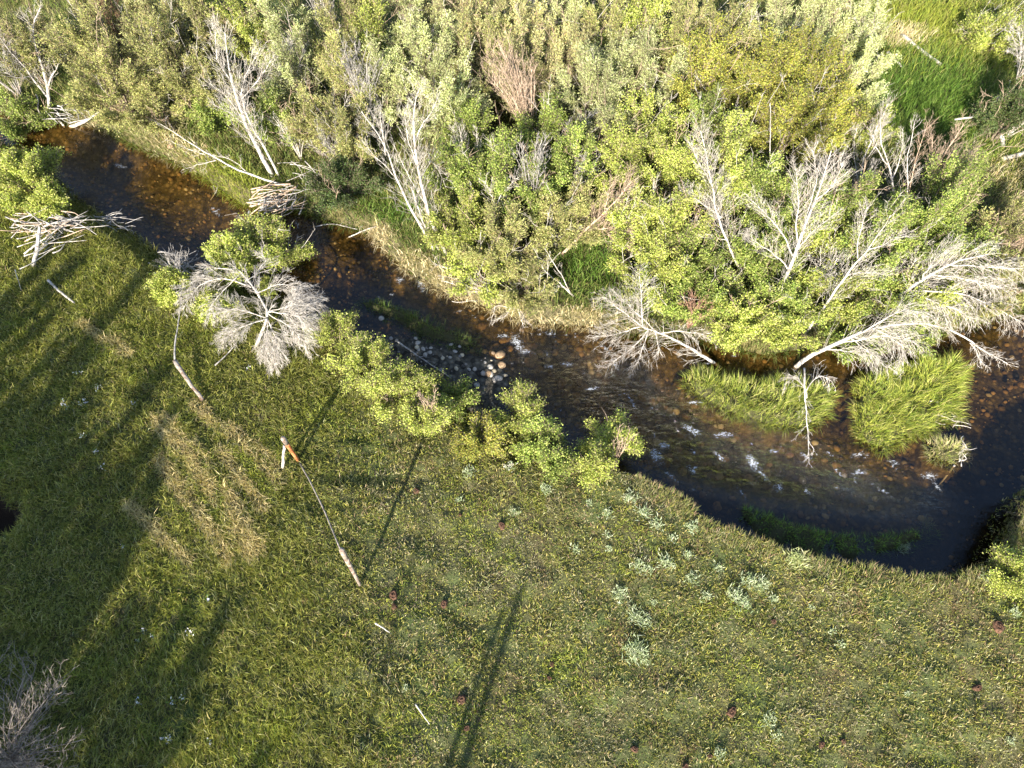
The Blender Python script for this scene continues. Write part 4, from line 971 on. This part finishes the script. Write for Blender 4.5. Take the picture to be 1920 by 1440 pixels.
dead('fallen_tree', 'spiky white fallen crown over the water with its log resting on the bank', 'fallen tree', [
    ([(1352, 690, .05), (1310, 662, .3), (1260, 632, .5), (1205, 612, .7)], .040, .018, 36, .5, SP),
    ([(1210, 612), (1170, 590, .9), (1120, 560, 1.0)], .016, .005, 34, .5, SP), ([(1210, 612), (1160, 625, .7), (1115, 635, .5)], .016, .005, 34, .5, SP), ([(1215, 615), (1180, 660, .5), (1135, 695, .3)], .016, .005, 40, .5, SP),
    ([(1220, 615), (1195, 680, .4), (1170, 710, .2)], .014, .005, 30, .45, SP), ([(1208, 610), (1203, 560, 1.2), (1198, 500, 1.6)], .016, .005, 34, .5, SP), ([(1225, 615), (1240, 660, .4), (1210, 690, .2)], .014, .005, 26, .4, SP),
    ([(1240, 620), (1290, 620, .7), (1345, 632, .6)], .018, .006, 16, .4, SP), ([(1235, 615), (1180, 575, .9), (1150, 545, 1.1)], .014, .004, 24, .45, SP)])
# the grey fan on the near bank
G1 = {'up': .05, 'spread': .75, 'droop': .22, 'sub': 7}
dead('dead_shrub', 'grey fan of dead twigs on the near bank in front of the round green shrub', 'dead shrub', [
    ([(478, 655, .0), (500, 610, .5), (505, 590, .8), (470, 535, 1.1), (435, 505, 1.2)], .040, .012, 40, .45, G1),
    ([(505, 590), (545, 570, 1.1), (600, 570, .9)], .016, .004, 75, .45, G1), ([(505, 590), (560, 590, 1.0), (608, 612, .6)], .016, .004, 75, .45, G1), ([(505, 590), (550, 615, .8), (580, 650, .35)], .016, .004, 60, .42, G1),
    ([(502, 595), (520, 640, .6), (518, 690, .15)], .016, .004, 85, .38, G1), ([(502, 595), (495, 640, .6), (490, 670, .2)], .015, .004, 70, .35, G1), ([(500, 595), (450, 610, .8), (408, 640, .4)], .015, .004, 50, .4, G1),
    ([(500, 592), (450, 580, .9), (405, 590, .7)], .014, .004, 36, .4, G1), ([(470, 535), (420, 515, 1.2), (360, 525, 1.0), (340, 570, .7)], .018, .005, 60, .4, G1), ([(480, 550), (530, 530, 1.2), (580, 545, 1.0)], .014, .004, 40, .4, G1),
    ([(440, 508), (400, 500, 1.2), (350, 540, .9)], .014, .004, 40, .35, G1), ([(460, 525), (500, 490, 1.4), (480, 470, 1.5)], .012, .004, 20, .35, G1), ([(450, 515), (410, 560, .8), (400, 600, .5)], .012, .004, 26, .35, G1)], M_dead)
dead('dead_branch', 'bleached roots and twigs dangling from the blond bank into the stream', 'roots', [
    ([(975, 520, .1), (965, 565, .4), (955, 590, .35), (930, 600, .2)], .018, .005, 18, .3, {'droop': .4, 'up': 0}), ([(965, 565), (975, 600, .3), (985, 622, .1)], .014, .004, 20, .3, {'droop': .4, 'up': 0}),
    ([(960, 580), (925, 575, .4), (922, 605, .1)], .012, .004, 12, .25, {'droop': .4, 'up': 0}), ([(965, 560), (1020, 555, .5), (1050, 545, .6)], .012, .004, 8, .3, {}), ([(960, 560), (900, 535, .6), (860, 520, .6)], .014, .004, 16, .4, {})])
dead('fallen_branch', 'two pale crossed poles leaning on the bank left of the vivid green grass hollow', 'fallen branch', [
    ([(1075, 555, .1), (1040, 520, .5), (1012, 490, .9)], .022, .010, 6, .2), ([(1070, 548), (1040, 500, .9), (1020, 470, 1.2)], .016, .006, 6, .2)])
bundle('dead_shrub', 'bare grey bush in the shade at the bottom left corner', 'dead shrub', (25, 1425), 44, 1.3, 1.15, M_barkg, (.1, .15, -.2), tl=.6, nt=14)
bundle('dead_shrub', 'sparse bare twigs at the left edge above the bottom left corner bush', 'dead shrub', (-10, 1300), 14, 1.1, .6, M_barkg, (.1, .1, -.2), tl=.5, nt=10)
bundle('dead_shrub', 'tan hanging twigs over the far bank left of the tall white snag', 'dead shrub', (285, 225), 26, 1.0, .8, M_deadt, (0, -.3, 0), tl=.45, nt=12, droop=.2, up=0.1)
bundle('dead_shrub', 'reddish brown bare bush poking out at the top left', 'dead shrub', (265, 150), 22, 2.6, .45, M_red, tl=.4, nt=12)
bundle('dead_shrub', 'pale tan twig spray at the top edge left of the middle', 'dead shrub', (800, 130), 34, 2.9, .65, M_deadt, (-.4, .2, 0), tl=.5, nt=14)
bundle('dead_shrub', 'grey twig bush at the top edge, a third of the way across', 'dead shrub', (635, 130), 22, 2.8, .6, M_deadg, tl=.4, nt=12)
bundle('dead_shrub', 'white twiggy snag at the middle of the top edge', 'dead shrub', (1005, 110), 12, 2.8, .5, M_dead, tl=.4, nt=12)
bundle('dead_shrub', 'lilac-grey twigs poking up from the willows above the shaded mound', 'dead shrub', (640, 320), 16, 1.6, .6, M_deadg, tl=.4, nt=12)
bundle('dead_shrub', 'bare twigs between the tall white snag and the shaded mound', 'dead shrub', (565, 300), 14, 1.3, .6, M_dead, tl=.4, nt=10, droop=.1, up=.2)
bundle('dead_shrub', 'thin grey bush left of the leaning dead limb', 'dead shrub', (1085, 380), 14, 1.5, .4, M_deadg, (.1, 0, 0), tl=.35, nt=10)
bundle('dead_shrub', 'brown twig bush in the lime willows right of the leaning dead limb', 'dead shrub', (1245, 400), 18, 1.0, .4, M_deadt, tl=.3, nt=8)
bundle('dead_shrub', 'rust brown bush behind the spiky fallen crown', 'dead shrub', (1290, 615), 24, 1.0, .35, M_red, tl=.25, nt=8)
bundle('dead_shrub', 'dark bare bush at the lower left rim of the clearing', 'dead shrub', (1585, 400), 16, 1.4, .35, M_deadg, tl=.3, nt=10)
bundle('dead_shrub', 'white bush of parallel bare stems at the right edge above the water', 'dead shrub', (1935, 430), 26, 1.4, .5, M_dead, (-.1, .3, 0), tl=.5, nt=12)
bundle('dead_shrub', 'arching bare twigs at the right edge beside the clearing', 'dead shrub', (1885, 260), 16, 1.3, .6, M_dead, tl=.5, nt=12, droop=.2)
bundle('dead_shrub', 'fine pale twigs over the shrubs left of the dense white broom snag', 'dead shrub', (1330, 430), 10, 1.6, .5, M_dead, tl=.4, nt=10)
bundle('dead_shrub', 'grey twigs in the shrubs between the broom-shaped and the slender arching snag', 'dead shrub', (1530, 560), 18, 1.4, .6, M_dead, tl=.45, nt=12, droop=.15, up=.2)
bundle('dead_shrub', 'brown-grey twigs among the leaves near the right edge', 'dead shrub', (1850, 500), 20, 1.5, .8, M_deadt, (.2, 0, 0), tl=.5, nt=14, droop=.2, up=.15)
bundle('dead_shrub', 'pink dead stem standing up in the low willow row', 'dead shrub', (820, 800), 5, 1.3, .18, M_deadt, (-.05, .05, 0), tl=.3, nt=12, rr=.012)
bundle('dead_shrub', 'bare reddish twigs on top of the last bush by the bend', 'dead shrub', (1150, 880), 9, 1.75, .25, M_deadt, tl=.25, nt=8, rr=.009)
bundle('dead_shrub', 'low tangle of dark twigs left of the grey fan of dead twigs', 'dead shrub', (340, 520), 16, .35, .55, M_deadg, tl=.4, nt=6, up=.1)

bundle('dead_shrub', 'lilac-grey twig spray above the left one of the twin white snags', 'dead shrub', (700, 260), 20, 2.5, .6, M_deadg, tl=.5, nt=14)
bundle('dead_shrub', 'fine white twigs right of the top of the tall white snag', 'dead shrub', (560, 235), 16, 2.3, .55, M_dead, (.2, 0, 0), tl=.5, nt=14)
bundle('dead_shrub', 'tangled white twigs over the logs in the top right corner', 'dead shrub', (1905, 150), 22, 1.5, .8, M_dead, tl=.6, nt=14, droop=.15, up=.2)
bundle('dead_shrub', 'grey twigs standing between the thin white snag and the leaning dead limb', 'dead shrub', (1000, 420), 16, 2.3, .5, M_deadg, tl=.45, nt=12)
bundle('dead_shrub', 'pale twigs in the green shrubs above the fallen fan-shaped tree', 'dead shrub', (1660, 560), 18, 1.7, .7, M_dead, (.1, 0, 0), tl=.5, nt=14, up=.2)
def log(label, px, r0, r1, mat, name='log', cat='log', dz=(.08, .08), group=None, stubs=0):
    pa = PG(px[0][0], px[0][1], dz[0]); pb = PG(px[-1][0], px[-1][1], dz[1])
    pts = [pa] + [PG(x, y, (dz[0] + dz[1]) / 2) for x, y in px[1:-1]] + [pb]
    path = resample(pts, 9); path[1:-1] += rng.normal(0, r0 * .15, (7, 3))
    t = thing(name, label, cat, pa, group)
    V, F = tubes(path[None], np.linspace(r0, r1, 9)[None] * rng.uniform(.9, 1.1, (1, 9)), 9, cap=True)
    a = Acc(); a.add(V, F); a.build('trunk', mat, t)
    if stubs:
        tw = Acc()
        for Pp, Rr in limb_twigs(path, stubs, .3, r1 * .5, sub=1):
            V, F = tubes(Pp, Rr, 4); tw.add(V, F)
        tw.build('branch_stubs', mat, t)
    return t
log('bleached straight log lying in the lime grass at top right', [(1690, 66), (1725, 92), (1764, 121)], .055, .03, M_dead)
log('short bleached log end below the straight log at top right', [(1664, 98), (1692, 126)], .045, .02, M_dead)
log('upper of two thick grey logs in the top right corner', [(1840, 48), (1885, 92), (1900, 98)], .06, .05, M_dead, stubs=4)
log('thick dark log crossing the top right corner', [(1885, 98), (1930, 62)], .08, .07, M_deadg, stubs=5)
log('thin grey pole lying level across the right side of the clearing', [(1790, 224), (1840, 218), (1890, 216)], .022, .015, M_dead, dz=(.3, .3), stubs=5)
log('dark upright stub at the right rim of the clearing', [(1880, 275), (1872, 180)], .05, .03, M_deadg, dz=(.05, .8), stubs=4)
log('bleached log cut off by the right edge below the clearing', [(1878, 300), (1925, 285)], .06, .05, M_dead)
log('bleached log sloping into the stream from the bank at upper left', [(132, 238), (165, 225), (198, 200)], .045, .02, M_dead, dz=(.03, .35))
log('short pale log beside the leaning tree in the water at upper left', [(122, 238), (100, 215)], .03, .02, M_dead, dz=(.03, .3))
log('rust brown root arching off the tip of the twig jam under the tall snag', [(545, 345), (500, 348), (470, 355)], .022, .012, M_deadt, dz=(.3, .2))
log('rust brown branch dipping into the stream at the twig jam', [(555, 350), (500, 380), (455, 412)], .024, .010, M_deadt, dz=(.3, -.0))
log('pale forked stick floating at the grassy bank left of the twig jam', [(395, 375), (405, 360), (408, 350)], .012, .006, M_dead, dz=(.05, .1), stubs=3)
log('curved pale stick lying in the water above the round green shrub', [(592, 425), (620, 418), (670, 430)], .013, .008, M_deadg, dz=(.1, .1), stubs=3)
log('pale stick crossing the blond bank edge in the middle left', [(650, 447), (690, 428), (705, 425)], .013, .008, M_dead, dz=(.1, .1), stubs=3)
log('thin grey branch lying along the gravel bar behind the willow row', [(745, 640), (790, 672), (845, 708)], .018, .008, M_deadg, dz=(.12, .08), stubs=10)
log('weathered grey log lying in the grass left of the grey fan of twigs', [(90, 525), (110, 545), (140, 568)], .03, .02, M_deadg, dz=(.12, .05))
log('upright bleached stub at the driftwood pile on the left', [(62, 500), (70, 465), (74, 425)], .045, .03, M_dead, dz=(0, .55))
log('tan broken fence post lying in the grass below the grey fan of twigs', [(328, 676), (350, 710), (380, 750)], .045, .035, M_post, dz=(.32, .10))
log('crooked grey branch stretching up from the broken fence post', [(328, 676), (326, 650), (336, 600), (340, 560)], .018, .008, M_deadg, dz=(.3, .25), stubs=3)
log('curved grey stick at the lower left of the grey fan of twigs', [(403, 685), (425, 665), (440, 648)], .014, .008, M_deadg, dz=(.12, .2))
log('small white peeled stick in the meadow right below the far fence post', [(703, 1168), (716, 1176), (731, 1186)], .013, .007, M_dead, dz=(.09, .09))
log('small white peeled stick near the bottom of the meadow', [(779, 1320), (790, 1336), (805, 1358)], .013, .007, M_dead, dz=(.09, .09))
log('thin pale straw stick standing in grass at the far left', [(28, 505), (40, 545)], .008, .004, M_dead, dz=(.4, .05))
log('dark branch lying at the foot of the smallest grass clump', [(1790, 872), (1765, 905), (1745, 925)], .02, .010, M_deadg, dz=(.1, .02), stubs=4)
def pile(label, px, n, L, spread, ang, mats, hgt=.3, rr=(.007, .018)):
    b = PG(*px); t = thing('driftwood_pile', label, 'driftwood', b)
    for mi, m in enumerate(mats):
        a = Acc()
        for i in range(n // len(mats)):
            c = b + np.array([rng.normal(0, spread[0]), rng.normal(0, spread[1]), rng.uniform(.0, hgt)])
            c[2] = max(c[2], G(c[0], c[1]) + .03)
            an = math.radians(ang) + rng.normal(0, .45); l = L * rng.uniform(.4, 1.1)
            d = np.array([math.cos(an), math.sin(an), rng.normal(0, .12)]); side = np.array([-d[1], d[0], 0])
            path = np.stack([c - d * l / 2, c - d * l * .15 + side * rng.normal(0, .05), c + d * l * .2 + side * rng.normal(0, .05), c + d * l / 2])
            path = resample(path, 7); r = rng.uniform(*rr)
            V, F = tubes(path[None], np.linspace(r, r * .4, 7)[None], 5, cap=True); a.add(V, F)
        a.build('sticks', m, t)
    return t
pile('bleached driftwood pile under the large round shrub on the near bank at left', (100, 432), 60, 1.0, (.5, .17), 5, [M_deadg, M_deadt, M_deadg])
pile('thin driftwood sticks trailing right into the stream from the left pile', (205, 425), 26, .7, (.35, .15), -10, [M_deadg], .15, (.006, .014))
pile('small pile of bleached branches in the grass below the left driftwood', (95, 462), 16, .9, (.2, .2), 45, [M_dead])
pile('jam of sticks below the tall white snag, jutting into the stream', (525, 385), 60, .8, (.22, .18), 35, [M_deadg, M_deadt], .45, (.008, .018))
pile('dark root tangle on the bank behind the jam of sticks', (570, 345), 22, .8, (.3, .2), -25, [M_deadg], .3)
pile('small heap of grey sticks at the foot of the crooked leaning tree', (125, 215), 24, .7, (.3, .15), -30, [M_dead, M_deadg], .2)
pile('dark tangle of sticks on the near bank left of the grey fan of twigs', (345, 505), 26, .7, (.3, .15), 0, [M_deadg], .2)
pile('pale broken roots on the right end of the smallest grass clump', (1805, 855), 18, .30, (.08, .1), 50, [M_dead], .15, (.008, .016))
pile('bleached sticks piled against the bank above the blond grass', (905, 535), 24, .8, (.4, .2), -25, [M_dead], .2, (.006, .014))
pile('sticks across the right rim of the large yellow-green island', (1775, 790), 20, .45, (.15, .2), -20, [M_dead], .25, (.005, .011))
pile('tan branches in shade below the twin white snags on their left', (580, 250), 18, .8, (.35, .2), 120, [M_deadt], .4)

# ------------------------------------------------------------------ fence
def post(label, base, topz, toppx, r, mat_body, mat_top):
    b = PG(*base, -.05); tp = P(toppx[0], toppx[1], topz)
    t = thing('fence_post', label, 'fence post', b)
    path = np.stack([b, b + (tp - b) * .3, b + (tp - b) * .6, b + (tp - b) * .8])
    V, F = tubes(path[None], (r * np.array([.7, .78, .88, 1.0]) * rng.uniform(.94, 1.06, 4))[None], 12, cap=True); a = Acc(); a.add(V, F); a.build('post_shaft', mat_body, t)
    path = np.stack([b + (tp - b) * .78, b + (tp - b) * .9, b + (tp - b) * .97, tp])
    V, F = tubes(path[None], (r * np.array([1.03, 1.08, 1.05, .85]))[None], 12, cap=True); a = Acc(); a.add(V, F); a.build('post_top', mat_top, t)
post('leaning fence post with an orange split side and a grey cut top', (561, 866), .82, (530, 821), .042, M_orange, M_post)
post('tall pale weathered fence post, the lower right one of the two', (677, 1100), 1.35, (640, 1030), .04, M_post, M_post)
log('bleached stake leaning against the orange fence post', [(530, 876), (533, 836)], .028, .022, M_dead, name='stake', cat='stake', dz=(.1, .75))
log('long thin grey rail sagging between the two fence posts', [(562, 868), (588, 915), (612, 965), (638, 1030)], .013, .011, M_barkg, name='fence_rail', cat='fence rail', dz=(.12, 1.2))

# ------------------------------------------------------------------ meadow forbs, flowers, dung
def rosette(c, r, n, cols, probs, name, label, cat, group, h=.12, wd=.016):
    b = PG(*c)
    pos = b + np.stack([rng.normal(0, r * .35, n), rng.normal(0, r * .35, n), rng.uniform(.0, h * .5, n)], 1)
    an = rng.uniform(0, 6.28, n); el = rng.uniform(.2, 1.3, n)
    d = np.stack([np.cos(an) * np.cos(el), np.sin(an) * np.cos(el), np.sin(el)], 1)
    sz = rng.uniform(.5, 1, n) * r * .75
    V, F, cc = leaves(pos - b, d, sz, np.full(n, wd), palette(cols, probs, n, .12))
    o = mesh_np(name, V, [F], M_leaf, col=cc, smooth=False); o.location = tuple(b); return tag(o, label, cat, group)
sage = [(1180, 935, 1), (1205, 962, 1), (1230, 985, .9), (1295, 990, .9), (1140, 965, .8), (1140, 1005, .6), (1080, 1032, .8), (1142, 1030, .5), (1196, 1062, 1.0), (1215, 1070, .8),
        (1246, 1056, 1.1), (1160, 1115, 1.1), (1190, 1155, 1.2), (1208, 1166, 1.0), (1188, 1222, 1.5), (1205, 1235, 1.0), (1295, 1085, 1.0), (1290, 1042, .7), (1322, 1120, .8),
        (1405, 1092, 1.2), (1428, 1098, 1.0), (1375, 1118, 1.2), (1392, 1132, 1.0), (1448, 1124, .8), (1025, 920, 1.0), (965, 962, .8), (1440, 1350, .9), (1348, 1412, .8), (1575, 1210, .6),
        (1850, 1082, .9), (880, 888, .9), (1105, 945, .6), (1260, 1010, .6), (1345, 1065, .7), (1520, 1140, .5), (1900, 1150, .7), (1455, 1380, .7), (1560, 1185, .5), (1225, 1130, .5),
        (860, 940, .6), (760, 1290, .5), (1700, 1300, .4), (1890, 1390, .6)]
sc = [(.40, .46, .32), (.30, .37, .20), (.50, .55, .40)]
for x, y, s in sage:
    lab = 'pale silver-green wild plant tuft in the meadow below the stream bend'
    grp = 'silver-green tufts in the meadow'
    if (x, y) == (1188, 1222): lab = 'largest silver-green tuft, lowest of the column of tufts in the meadow'; grp = None
    rosette((x, y), .155 * s, int(110 * s), sc, [.4, .4, .2], 'sagebrush_tuft', lab, 'wild plant', grp, .16 * s, .013)
rosette((1490, 1050), .22, 240, [(.46, .50, .26), (.36, .42, .18), (.55, .56, .36)], [.4, .4, .2], 'sagebrush_tuft', 'round pale yellow-green spiky plant near the undercut bank', 'wild plant', None, .22, .012)
rosette((1690, 1028), .16, 140, sc, [.4, .4, .2], 'sagebrush_tuft', 'grey-green plant on the slumped turf below the undercut bank', 'wild plant', None, .16, .012)
rosette((1735, 985), .18, 140, sc, [.4, .4, .2], 'sagebrush_tuft', 'feathery grey grass clump in the shaded water at the undercut bank', 'wild plant', None, .2, .01)
rosette((955, 876), .14, 60, [(.6, .6, .55), (.3, .38, .2)], [.5, .5], 'flowering_plant', 'white flowering plant in the shade below the separate round lime bush', 'flower', None, .12, .02)
flow = [(125, 757), (128, 765), (155, 760), (163, 757), (190, 728), (186, 735), (160, 822), (145, 705), (158, 700), (262, 1203), (272, 1182), (345, 1308), (328, 1316), (308, 1386), (322, 1386),
        (262, 1318), (235, 1028), (360, 1190), (198, 878), (185, 850), (468, 695), (255, 760), (290, 1195), (400, 1390), (395, 1125)]
for x, y in flow:
    rosette((x, y), .07, 16, [(.62, .64, .68), (.45, .48, .62), (.12, .2, .05)], [.45, .3, .25], 'wildflower', 'small white or pale blue wildflower in the shaded grass at left', 'flower', 'wildflowers in the shaded grass', .30, .022)
dung = [(572, 1127, .9), (738, 1116, 1.3), (739, 1138, .8), (833, 1133, 1.1), (941, 987, 1.1), (866, 1312, 1.3), (781, 922, 1.0), (1450, 1166, .7), (1371, 1336, 1.3), (1870, 1176, 1.5),
        (1831, 1290, 1.0), (1035, 1246, .7), (1030, 1272, .6), (875, 1366, .8), (1190, 1405, .9), (1540, 1396, .8), (863, 966, .5), (1330, 1418, .6), (1285, 1438, .8), (1580, 1390, .6)]
dlab = {(738, 1116): 'large dark dried cow pat beside the thin shadow line below the far fence post', (1870, 1176): 'largest dried cow pat, near the right edge of the meadow',
        (572, 1127): 'dried cow pat at the left, below the fence rail', (833, 1133): 'ring-shaped dried cow pat left of the long shadow tip',
        (1371, 1336): 'dark dried cow pat in the lower right middle of the meadow', (781, 922): 'orange-brown cow pat right of the fence rail near the willow row',
        (866, 1312): 'dried cow pat touching the long double shadow near the bottom', (941, 987): 'reddish cow pat in the middle of the meadow above the long shadow tip'}
for i, (x, y, s) in enumerate(dung):
    b = PG(x, y); r = .066 * s; na, nr = 22, 6
    V = []; rr0 = np.random.default_rng(i + 50); ph = rr0.uniform(0, 6.28, 4)
    for k in range(nr + 1):
        q = k / nr
        for j in range(na):
            th = j / na * 6.28318; wob = 1 + .12 * math.sin(2 * th + ph[0]) + .08 * math.sin(3 * th + ph[1]) + .05 * math.sin(7 * th + ph[2])
            hh = .03 * s * (1.0 - .6 * q ** 4 + .35 * math.sin(11 * q + ph[3] + th))
            V.append((r * q * wob * math.cos(th), r * q * wob * .8 * math.sin(th), hh + .035 if k < nr else 0))
    V = np.array(V); F = []
    for k in range(nr):
        for j in range(na): F.append((k * na + j, k * na + (j + 1) % na, (k + 1) * na + (j + 1) % na, (k + 1) * na + j))
    o = mesh_np('cow_pat', V, [np.array(F)], M_dung); o.location = tuple(b); o.rotation_euler = (0, 0, i * 1.3)
    lab = dlab.get((x, y)); tag(o, lab or 'small reddish brown dried cow pat in the meadow turf', 'cow pat', None if lab else 'small dried cow pats in the meadow')

# ------------------------------------------------------------------ trees standing just outside the frame, whose shadows cross the meadow
def caster(px, py, hc, z=0.0):
    p = P(px, py, z)[:2]; return p - SH * COT * (hc - z)
print('casters')
def bigtree(px, py, hc, r, hh, label, kind='green', dens=.8):
    b = caster(px, py, hc); shrub(0, 0, hh, r, kind, label, name='alder_tree', cat='tree', at=b, dens=dens * 1.15, leaf=2.3, bare=False)
bigtree(-20, 640, 4.4, 1.2, 5.6, 'tall alder tree beyond the left edge of the picture, shading the upper left meadow', dens=.7)
bigtree(100, 1130, 4.6, 1.3, 5.8, 'alder tree between the two broad ones beyond the left edge of the picture', dens=1.0)
bigtree(-10, 930, 4.4, 1.5, 5.6, 'alder tree farthest left beyond the edge of the picture, behind the dark hollow', dens=1.1)
bigtree(-10, 1430, 4.6, 1.7, 6.2, 'alder tree beyond the bottom left corner, shading the bare grey bush', dens=1.1)
bigtree(40, 820, 4.4, 1.7, 6.0, 'tall alder tree beyond the left edge of the picture, shading the middle left meadow', dens=1.0)
bigtree(90, 1040, 4.6, 1.7, 6.2, 'broad alder tree beyond the left edge of the picture near its lower corner', dens=1.1)
bigtree(90, 1260, 4.6, 1.9, 6.2, 'tall alder tree beyond the lower left corner of the picture', dens=1.1)
bigtree(225, 1410, 4.6, 1.3, 6.0, 'alder tree behind the viewpoint, shading the lower left meadow', dens=.9)
bigtree(540, 1430, 4.6, .9, 5.4, 'thin young alder behind the viewpoint with a sparse crown', dens=.25)
b = caster(2060, 960, 2.0, -.5); shrub(0, 0, 2.9, 1.2, 'green', 'shrub beyond the right edge of the picture, shading the bend', at=b, leaf=1.3)
# bare snag behind the viewpoint: its stems throw the long dark lines
def stemtip(px, py, h): q = P(px, py, 0)[:2] - SH * COT * h; return np.array([q[0], q[1], h])
t1 = stemtip(968, 1128, 5.2)
base = np.array([t1[0] - .15, t1[1] - .25, 0])
t = thing('dead_tree', 'bare multi-stemmed snag behind the viewpoint that throws the long dark shadow lines', 'dead tree', base)
for i, (tip, r) in enumerate([(t1, .11), (stemtip(930, 1178, 4.7), .08), (stemtip(775, 1005, 6.2), .045)]):
    bs = base + np.array([[0, 0, 0], [-.45, -.1, 0], [.3, .2, 0]][i]); bs = base * .0 + bs
    path = resample([base - [0, 0, .1], (base + bs * 2) / 3 + [0, 0, .5], bs + (tip - bs) * [.6, .6, .5], tip], 12)
    V, F = tubes(path[None], np.linspace(r * 1.2, r * .5, 12)[None], 9, cap=True); a = Acc(); a.add(V, F); a.build('trunk' if i == 0 else 'branch', M_deadg, t)
print('objects', len(bpy.data.objects), 'tris', sum(len(m.polygons) for m in bpy.data.meshes))
